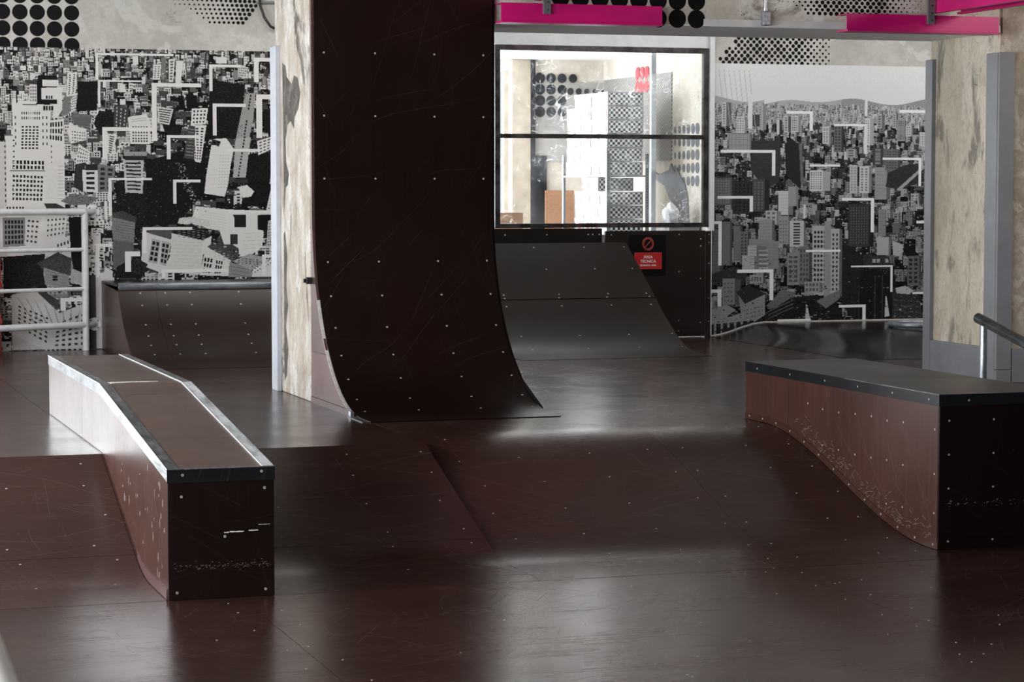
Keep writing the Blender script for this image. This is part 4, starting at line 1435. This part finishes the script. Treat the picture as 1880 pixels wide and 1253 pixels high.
c.poly([(1584, 466), (1632, 470), (1640, 496), (1584, 490)], .03, .04)
for u in (1602, 1610, 1626):
    c.rect(u, 475, u + 6, 482, .32)
for u in (1576, 1606, 1620):
    c.rect(u, 506, u + 2, 588, .03)
c.poly([(1545, 440), (1584, 470), (1570, 590), (1545, 560)], .016, .02)
# lower left blocks
c.poly([(1306, 500), (1346, 486), (1372, 498), (1366, 520), (1310, 520)], .03, .04)
T(1327, 508, 22, 48, .19, .4, .5, 0, 0)
c.poly([(1356, 540), (1374, 524), (1404, 534), (1402, 590), (1362, 586)], .22, .04)
c.poly([(1352, 534), (1372, 520), (1408, 538), (1368, 556)], .02)
c.poly([(1366, 556), (1404, 538), (1404, 588), (1368, 588)], .24, .04)
T(1376, 502, 24, 16, .26, .3, .2, 4, 1)
c.poly([(1406, 560), (1436, 530), (1462, 536), (1424, 566)], .12, .03)
c.poly([(1408, 572), (1460, 540), (1450, 566), (1412, 592)], .07, .05)
c.poly([(1300, 566), (1334, 556), (1352, 566), (1326, 584), (1300, 586)], .24, .08)
c.poly([(1300, 584), (1326, 584), (1366, 570), (1366, 592), (1300, 606)], .26, .05)
for i in range(7):
    c.poly([(1304 + i * 12, 592 - i), (1312 + i * 12, 592 - i), (1312 + i * 12, 612), (1304 + i * 12, 614)], .012)
c.poly([(1380, 592), (1452, 545), (1500, 540), (1546, 560), (1546, 590), (1440, 592)], .013, .03)
T(1476, 516, 28, 20, .24, .5, .2, 4, 2)
c.poly([(1498, 552), (1540, 532), (1542, 548), (1516, 566)], .14, .05)
c.poly([(1640, 530), (1668, 534), (1690, 546), (1700, 590), (1640, 590)], .03, .04)
c.poly([(1646, 530), (1664, 526), (1680, 536), (1672, 542), (1648, 540)], .38, .04)
for i in range(12):
    u, v = U(1640, 1700), U(560, 590)
    c.rect(u, v, u + U(2, 5), v + U(1, 3), U(.05, .4))
for i in range(16):
    u, v = U(1462, 1540), U(575, 590)
    c.rect(u, v, u + U(2, 6), v + U(1, 2), U(.05, .3))
c.poly([(1479, 558), (1481, 558), (1488, 590), (1478, 590)], .46)
c.poly([(1627, 545), (1629, 545), (1635, 582), (1626, 584)], .46)
def rows2(u0, v0, u1, v1, n, val, slope=0.0, th=1.0, dash=0.0):
    for k in range(n):
        v_ = v0 + (v1 - v0) * (k + .5) / n
        u_ = u0
        while u_ < u1:
            e_ = min(u1, u_ + (dash * .55 if dash else u1 - u0))
            c.poly([(u_, v_ + (u_ - u0) * slope), (e_, v_ + (e_ - u0) * slope), (e_, v_ + th + (e_ - u0) * slope), (u_, v_ + th + (u_ - u0) * slope)], val)
            u_ += dash if dash else 1e3
rows2(1304, 424, 320 + 1000, 498, 12, .075, 0, 1)
rows2(1330, 512, 1348, 552, 5, .08, 0, 1.6, 6)
rows2(1370, 562, 1400, 584, 3, .10, -.2, 1.6, 7)
rows2(1376, 442, 1426, 486, 8, .15, .03, 1)
rows2(1430, 352, 1444, 388, 6, .36, 0, 1)
rows2(1608, 308, 1626, 358, 8, .18, 0, 1.4, 5)
rows2(1394, 404, 1414, 440, 6, .15, 0, 1.4, 5)
rows2(1430, 400, 1445, 444, 7, .12, 0, 1.8, 5)
rows2(1613, 386, 1626, 430, 6, .13, 0, 1)
rows2(1448, 466, 1464, 518, 7, .07, 0, 2.2, 6)
rows2(1302, 588, 1364, 602, 2, .12, -.2, 1.4, 8)
rows2(1410, 566, 1456, 586, 3, .13, -.45, 1.2)
rows2(1642, 546, 1698, 586, 4, .09, .1, 1.2, 14)
rows2(1380, 258, 1428, 308, 6, .05, 0, .8)
for k in range(500):
    u, v = U(1300, 1734), U(470, 600)
    c.rect(u, v, u + U(1, 4), v + U(.8, 2), random.choice((.008, .02, .05, .10, .16)))
for i in range(7):   # torn cable-like creases in the sky
    u = 1318 + i * 9
    c.poly([(u, 128), (u + .8, 128), (u + 14, 240), (u + 13, 240)], .36)
for b in ((1441, 201, 48, 36, 5, 'tr'), (1528, 224, 60, 5, 4.5, 'x'), (1650, 197, 60, 5, 5, 'x'), (1322, 273, 99, 47, 5, 'tr'),
          (1484, 299, 56, 5, 4, 'x'), (1619, 286, 73, 53, 4.5, 'tr'), (1317, 357, 64, 29, 5, 'tr'), (1544, 361, 60, 64, 5, 'tr'),
          (1300, 403, 25, 81, 5, 'tr'), (1478, 457, 64, 4, 4, 'x'), (1562, 487, 78, 50, 3.5, 'tr'), (1353, 492, 66, 57, 6, 'tr'),
          (1300, 528, 25, 31, 6, 'tr'), (1540, 560, 50, 28, 5, 'tr'), (1427, 585, 61, 4, 4, 'x'), (1684, 404, 24, 4, 5, 'x'), (1678, 538, 30, 4, 4, 'x')):
    c.bracket(*b[:6], val=.72)
c.rect(1371, 172, 1379, 234, .58)
c.rect(1585, 179, 1590.5, 209, .60)
c.rect(1584, 224, 1590, 279, .60)
c.rect(1473, 373, 1477, 399, .56)
mr = thing('city_mural', (9, 18.96, HD), 'grey city skyline photo mural with pale sky between storage window and right column', 'mural')
xr = lambda u: 7.907 + (np.asarray(u, float) - 1300) * (10.149 - 7.907) / 430
zr = lambda v: 2.789 + (np.asarray(v, float) - 112) * (.290 - 2.789) / (640 - 112)
Bx(7.943, float(xr(1734)), 18.9575, 18.9665, HD + .004, float(zr(117))).build('backing_sheet', 'plaster', mr)
c.mesh('print_sheet', 'print_r', xr, zr, 18.957, mr)

# ------------------------------------------------------------------ magenta cable channels and fixings on the beam
def channel_x(x0, x1, z0, z1, y0, y1, label):
    t = thing('cable_channel', ((x0 + x1) / 2, y1, z0), label, 'channel', 'magenta cable channels')
    Bx(x0, x1, y0, y0 + .004, z0 + .012, z1).build('web', 'pink', t)
    Bx(x0, x1, y0 + .004, y1, z1 - .004, z1).build('top_flange', 'pink', t)
    Bx(x0, x1, y0 - .012, y1, z0, z0 + .012).build('bottom_lip', 'pink', t, bevel=.002)
    Bx(x1 - .004, x1, y0 + .004, y1, z0 + .012, z1 - .004).build('end_plate', 'pink', t)
    return t
channel_x(4.378, 5.424, 2.700, 2.820, 13.752, 13.898, 'magenta steel channel on the beam above the storage window')
channel_x(6.682, 7.768, 2.694, 2.806, 13.752, 13.898, 'magenta steel channel on the beam beside the right column')
def channel_y(x0, x1, y0, y1, z0, z1, label):
    t = thing('cable_channel', ((x0 + x1) / 2, (y0 + y1) / 2, z0), label, 'channel', 'magenta cable channels')
    Bx(x0, x0 + .004, y0, y1, z0 + .012, z1).build('web', 'pink', t)
    Bx(x1 - .004, x1, y0, y1, z0 + .012, z1).build('web', 'pink', t)
    Bx(x0 + .004, x1 - .004, y0, y1, z1 - .004, z1).build('top_plate', 'pink', t)
    Bx(x0 - .006, x0 + .03, y0, y1, z0, z0 + .012).build('bottom_lip', 'pink', t)
    Bx(x1 - .03, x1 + .006, y0, y1, z0, z0 + .012).build('bottom_lip', 'pink', t)
    return t
channel_y(7.31, 7.52, 9.0, 13.80, 2.822, 2.99, 'magenta steel channel running towards the camera at upper right')
channel_y(4.42, 4.635, 9.0, 13.80, 2.838, 2.99, 'magenta steel channel running towards the camera above the vertical ramp')
def strut(x, z0, label):
    t = thing('hanger_strut', (x, 13.73, z0), label, 'bracket', 'slotted hanger struts')
    Bx(x - .022, x + .022, 13.728, 13.732, z0, 3.6).build('slotted_face', 'strut', t)
    Bx(x - .022, x - .018, 13.732, 13.75, z0, 3.6).build('side_flange', 'strut', t)
    Bx(x + .018, x + .022, 13.732, 13.75, z0, 3.6).build('side_flange', 'strut', t)
    mb = MB()
    z = z0 + .025
    while z < 3.1:
        mb.box(x - .001, x + .010, 13.7272, 13.728, z - .006, z + .006)
        z += .047
    mb.build('slots', 'screw_hole', t, kind='stuff')
strut(4.666, 2.755, 'grey slotted strut hanging over the magenta channel near the vertical ramp')
strut(7.268, 2.747, 'grey slotted strut hanging over the magenta channel near the right column')
jb = thing('junction_box', (6.172, 13.87, 2.72), 'galvanised junction box with conduit on the beam between the magenta channels', 'electrical box')
Bx(6.146, 6.198, 13.845, 13.892, 2.724, 2.815).build('box', 'galv', jb, bevel=.006)
MB().tube([(6.172, 13.872, 2.812), (6.172, 13.872, 3.6)], .0115, 12).build('conduit', 'galv', jb, smooth=40)
MB().tube([(6.172, 13.872, 2.812), (6.172, 13.872, 2.835)], .016, 12).build('collar', 'galv', jb, smooth=40)
cb = MB().tube([(3.985, 18.945, 3.24), (3.99, 18.93, 3.16), (4.02, 18.92, 3.07), (4.07, 18.92, 3.0), (4.13, 18.925, 2.975), (4.3, 18.94, 2.975)], .011, 8)
tag(cb.build('black_cable', 'rubber', smooth=60), 'black cable sagging on the plaster wall above the left mural', 'cable')
tag(MB().tube([(3.96, 18.945, 3.19), (4.5, 18.945, 3.2)], .010, 8).build('wall_conduit', 'rack', smooth=60), 'thin grey conduit high on the plaster wall by the column', 'conduit')
cl = thing('clamp', (3.20, 13.86, 1.13), 'small black clamp fixed at the edge of the vertical ramp', 'clamp')
Bx(3.185, 3.221, 13.84, 13.875, 1.125, 1.165).build('body', 'rubber', cl, bevel=.004)
MB().tube([(3.17, 13.857, 1.145), (3.19, 13.857, 1.145)], .013, 10).build('knob', 'rubber', cl, smooth=40)

# ------------------------------------------------------------------ white railing at the far left
rl = thing('white_railing', (2.545, 18.87, HD), 'white painted pipe railing bolted to the left mural wall', 'railing')
MB().tube([(2.553, 18.87, HD + .001), (2.553, 18.87, 1.512)], .027, 16).build('post', 'white_paint', rl, smooth=40)
for z, r, e in ((1.511, .027, -.16), (1.212, .0155, -.20), (.902, .0155, -.21), (.616, .026, -.22)):
    p0 = (2.553, 18.868, z)
    p1 = (1.10, 18.868 + e * 2.9, z)
    MB().tube([p0, p1], r, 14).build('rail', 'white_paint', rl, smooth=40)
for z in (1.511, .616):
    st = MB().tube([(2.553, 18.87, z), (2.62, 18.93, z), (2.628, 18.945, z)], .024, 14).build('wall_stub', 'white_paint', rl, smooth=40)
    fg = MB().disc((2.632, 18.9565, z), (0, -1, 0), .052, 24, .006).build('wall_flange', 'white_paint', rl, smooth=40)
    mb = MB()
    for a in range(4):
        mb.disc((2.632 + .04 * math.cos(a * 1.571 + .78), 18.950, z + .04 * math.sin(a * 1.571 + .78)), (0, -1, 0), .007, 8, .004)
    mb.build('bolts', 'strut', rl, kind='stuff')

br = thing('red_drum', (1.69, 18.72, HD), 'red plastic drum with black markings behind the white railing', 'drum')
prof = [(.0, .002), (.185, .002), (.192, .02), (.188, .22), (.198, .24), (.198, .26), (.188, .28), (.19, .50), (.2, .52), (.2, .54), (.19, .56), (.19, .74), (.18, .77), (.14, .79), (0, .795)]
vs, fs = [], []
n = 40
for r, z in prof:
    vs += [(1.69 + r * math.cos(2 * math.pi * k / n), 18.72 + r * math.sin(2 * math.pi * k / n), HD + z) for k in range(n)]
for i in range(len(prof) - 1):
    for k in range(n):
        fs.append((i * n + k, i * n + (k + 1) % n, (i + 1) * n + (k + 1) % n, (i + 1) * n + k))
mb = MB()
mb.add(vs, fs)
mb.build('shell', 'red_plastic', br, smooth=50)
def decal(z0, z1, a0, a1, r=.1925):
    mb = MB()
    m = 12
    for i in range(m):
        b0, b1 = a0 + (a1 - a0) * i / m, a0 + (a1 - a0) * (i + 1) / m
        e0 = math.sqrt(max(0, 1 - (2 * i / m - 1) ** 2))
        e1 = math.sqrt(max(0, 1 - (2 * (i + 1) / m - 1) ** 2))
        zc, hz_ = (z0 + z1) / 2, (z1 - z0) / 2
        mb.add([(1.69 + r * math.cos(b0), 18.72 + r * math.sin(b0), HD + zc - hz_ * e0), (1.69 + r * math.cos(b1), 18.72 + r * math.sin(b1), HD + zc - hz_ * e1),
                (1.69 + r * math.cos(b1), 18.72 + r * math.sin(b1), HD + zc + hz_ * e1), (1.69 + r * math.cos(b0), 18.72 + r * math.sin(b0), HD + zc + hz_ * e0)], [(0, 1, 2, 3)])
    return mb
decal(.62, .72, R(-75), R(-28)).build('black_marking', 'rubber', br)
decal(.29, .49, R(-80), R(-12)).build('black_marking', 'rubber', br)

# ------------------------------------------------------------------ steel handrail behind the right ledge
hr = thing('grind_rail', (6.8, 12.2, HD), 'steel grind rail on a galvanised post sloping down behind the right ledge', 'rail')
MB().tube([(6.82, 12.205, wave_z(12.205) + .001), (6.82, 12.205, .925)], .0215, 18).build('post', 'galv', hr, smooth=40)
MB().tube([(6.80, 12.235, .945), (6.80, 11.7, .832), (6.80, 9.2, .31)], .030, 18).build('rail', 'rail_dark', hr, smooth=40)
MB().tube([(6.82, 9.7, .002), (6.82, 9.7, .40)], .0215, 18).build('post', 'galv', hr, smooth=40)

# pale pipe leaning in the near foreground, lower left corner
PIPE_A, PIPE_B = (.254, 3.042, 1.18), (.285, 3.026, 1.091)
d = (Vector(PIPE_B) - Vector(PIPE_A)).normalized()
lo = Vector(PIPE_B) + d * (PIPE_B[2] / -d.z) * .999
hi = Vector(PIPE_A) - d * .55
tag(MB().tube([tuple(lo), tuple(hi)], .026, 16).build('leaning_pipe', 'pale_rail', smooth=40), 'pale pipe leaning in the near left foreground corner', 'pipe')

# ------------------------------------------------------------------ storage room behind the window
sw = thing('wall_storage', (6, 21.8, 0), None, None, kind='structure')
def S(x0, x1, y0, y1, z0, z1, mat, name='wall_section'):
    return Bx(x0, x1, y0, y1, z0, z1).build(name, mat, sw)
S(4.1, 4.9, 21.74, 21.86, HD, 2.93, 'store_wall')
S(4.9, 7.0, 21.74, 21.86, HD, 1.08, 'store_wall')
S(4.9, 7.0, 21.74, 21.86, 2.82, 2.93, 'store_wall')
S(7.0, 8.1, 21.74, 21.86, HD, 2.93, 'store_wall')
S(7.97, 8.1, 19.12, 21.74, HD, 2.93, 'store_wall')
S(4.1, 4.28, 19.12, 19.3, HD, 2.93, 'store_wall')
S(4.1, 4.28, 21.5, 21.74, HD, 2.93, 'store_wall')
S(4.1, 4.28, 19.3, 21.5, HD, .98, 'store_wall')
S(4.1, 4.28, 19.3, 21.5, 2.82, 2.93, 'store_wall')
Bx(4.1, 8.1, 19.12, 21.86, 2.93, 3.05).build('ceiling_storage', 'store_white', kind='structure')
Bx(4.1, 8.1, 18.97, 21.86, HD - .1, HD - .001).build('floor_storage', 'store_grey', kind='structure')
S(7.02, 7.205, 21.70, 21.74, HD, 2.925, 'store_beige', 'pier')
S(7.212, 7.25, 21.69, 21.74, HD, 2.925, 'paint_ink', 'downpipe')
w2 = thing('window_2', (5.95, 21.8, 1.08), None, None, kind='structure')
for a, b in ((4.9, 4.95), (5.9, 5.95), (6.955, 7.0)):
    Bx(a, b, 21.76, 21.81, 1.08, 2.82).build('frame_bar', 'store_beige', w2)
Bx(4.95, 6.955, 21.76, 21.81, 1.93, 1.98).build('frame_bar', 'post_white', w2)
# printed panels and dots on the storage walls
S(7.255, 7.96, 21.73, 21.74, 1.95, 2.72, 'store_grey', 'grey_panel')
S(7.255, 7.375, 21.715, 21.73, 1.2, 2.01, 'paint_ink', 'dark_board')
tag(Bx(7.33, 7.62, 21.62, 21.64, HD, 1.675).build('chipboard_sheet', 'chip'), 'brown chipboard sheet leaning at the storage room back wall', 'board')
dm = MB()
for i in range(4):
    for j in range(4):
        if j and i > 2:
            continue
        MB().disc((7.31 + i * .112, 21.728, 2.755 - j * .108), (0, -1, 0), .052 - i * .003, 24, .002).build('painted_dot', 'paint_ink', sw)
for i in range(5):
    MB().disc((7.62 + i * .085, 21.728, 2.63), (0, -1, 0), .034 - i * .002, 20, .002).build('painted_dot', 'paint_ink', sw)
Bx(7.96, 7.97, 19.95, 21.72, 1.95, 2.74).build('hatched_panel', 'hatch', sw)
dm = MB()
for i in range(4):
    for j in range(2):
        MB().disc((7.958, 20.80 - i * .115, 2.765 - j * .125), (-1, 0, 0), .05, 20, .002, ry=.06).build('painted_dot', 'paint_red', sw)
dm = MB()
for i in range(7):
    for j in range(5):
        if j > 3 and i < 3:
            continue
        MB().disc((7.968, 19.98 - i * .105, 2.22 - j * .115), (-1, 0, 0), .020 + i * .0045, 18, .002, ry=.026 + i * .004).build('painted_dot', 'paint_greyp', sw)
pt = [(20.42, 1.86), (20.25, 1.82), (20.12, 1.84), (20.0, 1.86), (19.95, 1.92), (19.86, 1.84), (19.80, 1.88), (19.72, 1.80), (19.62, 1.74), (19.55, 1.60), (19.52, 1.36), (19.75, 1.36), (19.86, 1.52), (19.98, 1.60), (20.1, 1.72), (20.38, 1.79)]
MB().prism(pt, 7.955, 7.968, 'x').build('torn_poster', 'paint_greyp', sw)
tag(Bx(7.525, 7.572, 19.33, 19.37, HD, 2.925).build('storage_post', 'rack_pale', bevel=.004), 'slim grey steel post in the storage room right of the rack', 'post')

rk = thing('storage_rack', (7.42, 20.25, HD), 'grey slotted-angle rack holding shoe boxes in the storage room', 'rack')
RX0, RX1, RY0, RY1 = 7.235, 7.635, 19.66, 20.86
for x, y, sx, sy in ((RX0, RY0, 1, 1), (RX1, RY0, -1, 1), (RX0, RY1, 1, -1), (RX1, RY1, -1, -1)):
    mb = MB()
    xa, xb = sorted((x, x + sx * .035))
    ya, yb = sorted((y, y + sy * .003))
    mb.box(xa, xb, ya, yb, HD, 2.0)
    xa, xb = sorted((x, x + sx * .003))
    ya, yb = sorted((y + sy * .003, y + sy * .035))
    mb.box(xa, xb, ya, yb, HD, 2.0)
    up = mb.build('upright', 'rack', rk)
    mb = MB()
    for k in range(26):
        z = 1.36 + k * .025
        mb.box(min(x, x + sx * .026), max(x, x + sx * .026) , y - .001 if sy > 0 else y, y if sy > 0 else y + .001, z, z + .009) if False else mb.box(x + sx * .017 - .005, x + sx * .017 + .005, y - sy * .0008 - .0004, y - sy * .0008 + .0004, z, z + .010)
        mb.box(x - sx * .0008 - .0004, x - sx * .0008 + .0004, y + sy * .019 - .005, y + sy * .019 + .005, z, z + .010)
    mb.build('slots', 'screw_hole', up, kind='stuff')
for z in (1.287, 1.797):
    Bx(RX0 + .004, RX1 - .004, RY0 + .004, RY1 - .004, z, z + .013).build('shelf', 'rack', rk)

# shoe boxes: one prototype, copied
BW, BD, BH = .33, .20, .1185
def proto():
    me = {}
    def mk(key, mb, mat):
        o = mb.build('tmp_' + key, mat)
        me[key] = o.data
        o.data.name = 'shoe_box_' + key
        bpy.data.objects.remove(o)
    mk('body', Bx(0, BW, 0, BD, 0, BH - .003), 'white_box')
    mk('lid', Bx(-.004, BW + .004, -.003, BD + .003, BH - .036, BH), 'white_box')
    mb = MB()
    mb.box(.012, BW - .012, -.0036, -.003, .010, BH - .012)
    mk('print', mb, 'checker')
    mk('border', Bx(-.0042, BW + .0042, -.0031, -.0001, 0, BH + .0002), 'box_trim')
    mk('label', Bx(-.0048, -.004, .03, .11, .02, BH - .03), 'box_red')
    mb = MB()
    for y in (.02, BD - .02):
        mb.box(-.0048, -.004, y - .006, y + .006, BH - .016, BH - .004)
        mb.box(-.0048, -.0001, y - .005, y + .005, .012, .022)
    mk('mark', mb, 'rubber')
    mk('slot', Bx(-.0047, -.0001, BD - .014, BD - .0005, .004, BH - .002), 'box_dark')
    return me
PM = proto()
ordn = ['topmost', 'second from top', 'third from top', 'fourth from top', 'fifth from top', 'lowest']
ordc = ['front', 'second', 'third', 'fourth', 'rearmost']
def shoe_box(x, y, z, label, front, red, slot):
    o = bpy.data.objects.new('shoe_box', PM['body'])
    COL.objects.link(o)
    o.location = (x, y, z)
    tag(o, label, 'shoe box', 'shoe boxes on the storage rack')
    parts = ['lid', 'mark'] + (['border', 'print'] if front else []) + (['label'] if red else []) + (['slot'] if slot else [])
    for p in parts:
        nm = {'lid': 'lid', 'mark': 'corner_marks', 'border': 'end_border', 'print': 'checker_print', 'label': 'red_label', 'slot': 'dark_sleeve'}[p]
        q = bpy.data.objects.new(nm, PM[p])
        COL.objects.link(q)
        q.parent = o
        if p == 'mark':
            q['kind'] = 'stuff'
    return o
for lev in range(6):
    z = 1.811 + (5 - lev) * (BH + .0045)
    for k in range(5):
        if lev == 0 and k == 4:
            continue
        y = 19.70 + k * .217 + random.uniform(-.004, .004)
        shoe_box(7.256 + random.uniform(-.006, .006) - (.006 if lev > 2 else 0), y, z,
                 ('checkered shoe box, %s in the front column above the rack shelf' % ordn[lev]) if k == 0 else ('white shoe box, %s in the %s column above the rack shelf' % (ordn[lev], ordc[k])),
                 k == 0 or (k == 2 and lev < 2), random.random() < .34, random.random() < .3)
for lev in range(3):
    z = 1.3015 + (2 - lev) * (BH + .0045)
    for k in range(4):
        shoe_box(7.262 + random.uniform(-.004, .004), 19.70 + k * .222, z,
                 ('checkered shoe box, %s in the front column below the rack shelf' % ['top', 'middle', 'bottom'][lev]) if k == 0 else ('white shoe box, %s in the %s column below the rack shelf' % (['top', 'middle', 'bottom'][lev], ordc[k])),
                 k == 0, random.random() < .4, random.random() < .3)
shoe_box(7.262, 19.95, 1.3015 + 3 * (BH + .0045), 'checkered shoe box set back in the gap right under the rack shelf', True, False, False)
shoe_box(7.27, 20.20, 1.3015 + 3 * (BH + .0045), 'white shoe box at the rear of the gap right under the rack shelf', False, True, True)
cbx = thing('cardboard_carton', (6.46, 20.15, HD), 'brown cardboard carton at the lower left of the storage window', 'carton')
Bx(6.28, 6.57, 20.0, 20.32, HD, 1.475).build('carton_body', 'card', cbx)
Bx(6.28, 6.423, 19.998, 20.322, 1.476, 1.481).build('flap', 'card', cbx)
Bx(6.427, 6.572, 19.998, 20.322, 1.476, 1.481).build('flap', 'card', cbx)
cab = thing('side_cabinet', (7.75, 19.45, HD), 'grey cabinet under the plastic bag in the storage room corner', 'cabinet')
Bx(7.665, 7.95, 19.25, 19.6, HD, 1.35).build('cabinet_body', 'store_grey', cab)
Bx(7.66, 7.952, 19.245, 19.605, 1.35, 1.372).build('cabinet_top', 'rack', cab)
# crumpled bag
bmb = bmesh.new()
bmesh.ops.create_icosphere(bmb, subdivisions=4, radius=1)
for v in bmb.verts:
    p = v.co.copy()
    k = 1 + .10 * math.sin(p.x * 7 + p.z * 5) + .08 * math.sin(p.y * 9 - p.z * 6)
    w = .075 * (1 - .45 * max(0, p.z)) * k
    v.co = Vector((7.745 + p.x * w, 19.42 + p.y * w, 1.373 + (p.z * .5 + .5) * .20))
me = bpy.data.meshes.new('plastic_bag')
bmb.to_mesh(me)
bmb.free()
me.materials.append(M['bag'])
me.polygons.foreach_set('use_smooth', [True] * len(me.polygons))
bg = bpy.data.objects.new('plastic_bag', me)
COL.objects.link(bg)
tag(bg, 'crumpled white plastic bag at the lower right of the storage window', 'bag')

# windows of the left, back and front walls (outside the picture, they let the daylight in)
n_w = 3
for yc in LEFT_Y:
    w = thing('window_%d' % n_w, (-2.55, yc, 1.0), None, None, kind='structure')
    n_w += 1
    for a in (yc - 1.2, yc - .02, yc + 1.15):
        Bx(-2.60, -2.55, a, a + .05, 1.0, 2.9).build('frame_bar', 'frame_steel', w)
    for z in (1.0, 1.93, 2.85):
        Bx(-2.598, -2.552, yc - 1.15, yc + 1.15, z, z + .05).build('frame_bar', 'frame_steel', w)
w = thing('window_%d' % n_w, (-.55, 19.05, .6), None, None, kind='structure')
for a in (-1.75, -.57, .60):
    Bx(a, a + .05, 19.02, 19.07, .6, 2.9).build('frame_bar', 'frame_steel', w)
for z in (.6, 2.85):
    Bx(-1.70, .60, 19.022, 19.068, z, z + .05).build('frame_bar', 'frame_steel', w)

# wall-washer lamps under the ceiling (above the picture)
for k, xc in enumerate((1.2, 4.4, 7.6, 10.8)):
    f = thing('wall_washer_lamp', (xc, 17.3, 3.5), 'slim grey ceiling lamp washing the back wall, number %s from the left wall' % ('one', 'two', 'three', 'four')[k], 'lamp', 'wall-washer lamps')
    Bx(xc - 1.25, xc + 1.25, 17.25, 17.39, 3.44, 3.48).build('housing', 'strut', f)
    for a in (-.9, .9):
        Bx(xc + a - .01, xc + a + .01, 17.3, 17.32, 3.48, 3.6).build('hanger', 'strut', f)
for k, xc in enumerate((9.0, 11.0)):  # unseen housings for the added fill lights at the right
    f = thing('added_fill_lamp', (xc, 11.2, 3.5), ('slim grey fill lamp added in front of the right column', 'slim grey fill lamp added close to the right wall')[k], 'lamp', 'added fill lamps')
    Bx(xc - .85, xc + .85, 11.13, 11.27, 3.45, 3.49).build('housing', 'strut', f)
    for a in (-.6, .6):
        Bx(xc + a - .01, xc + a + .01, 11.19, 11.21, 3.49, 3.6).build('hanger', 'strut', f)
f = thing('added_fill_lamp', (1.6, 1.2, 3.5), 'slim grey fill lamp added above the near end of the hall', 'lamp', 'added fill lamps')  # unseen housing of the added foreground fill
Bx(.75, 2.45, 1.13, 1.27, 3.45, 3.49).build('housing', 'strut', f)
for a in (-.6, .6):
    Bx(1.6 + a - .01, 1.6 + a + .01, 1.19, 1.21, 3.49, 3.6).build('hanger', 'strut', f)
f = thing('added_fill_lamp', (.2, 11.0, 3.5), 'slim grey fill lamp added left of the vertical ramp near the left wall', 'lamp', 'added fill lamps')  # unseen housing of the added left fill
Bx(-.65, 1.05, 10.93, 11.07, 3.45, 3.49).build('housing', 'strut', f)
for a in (-.6, .6):
    Bx(.2 + a - .01, .2 + a + .01, 10.99, 11.01, 3.49, 3.6).build('hanger', 'strut', f)
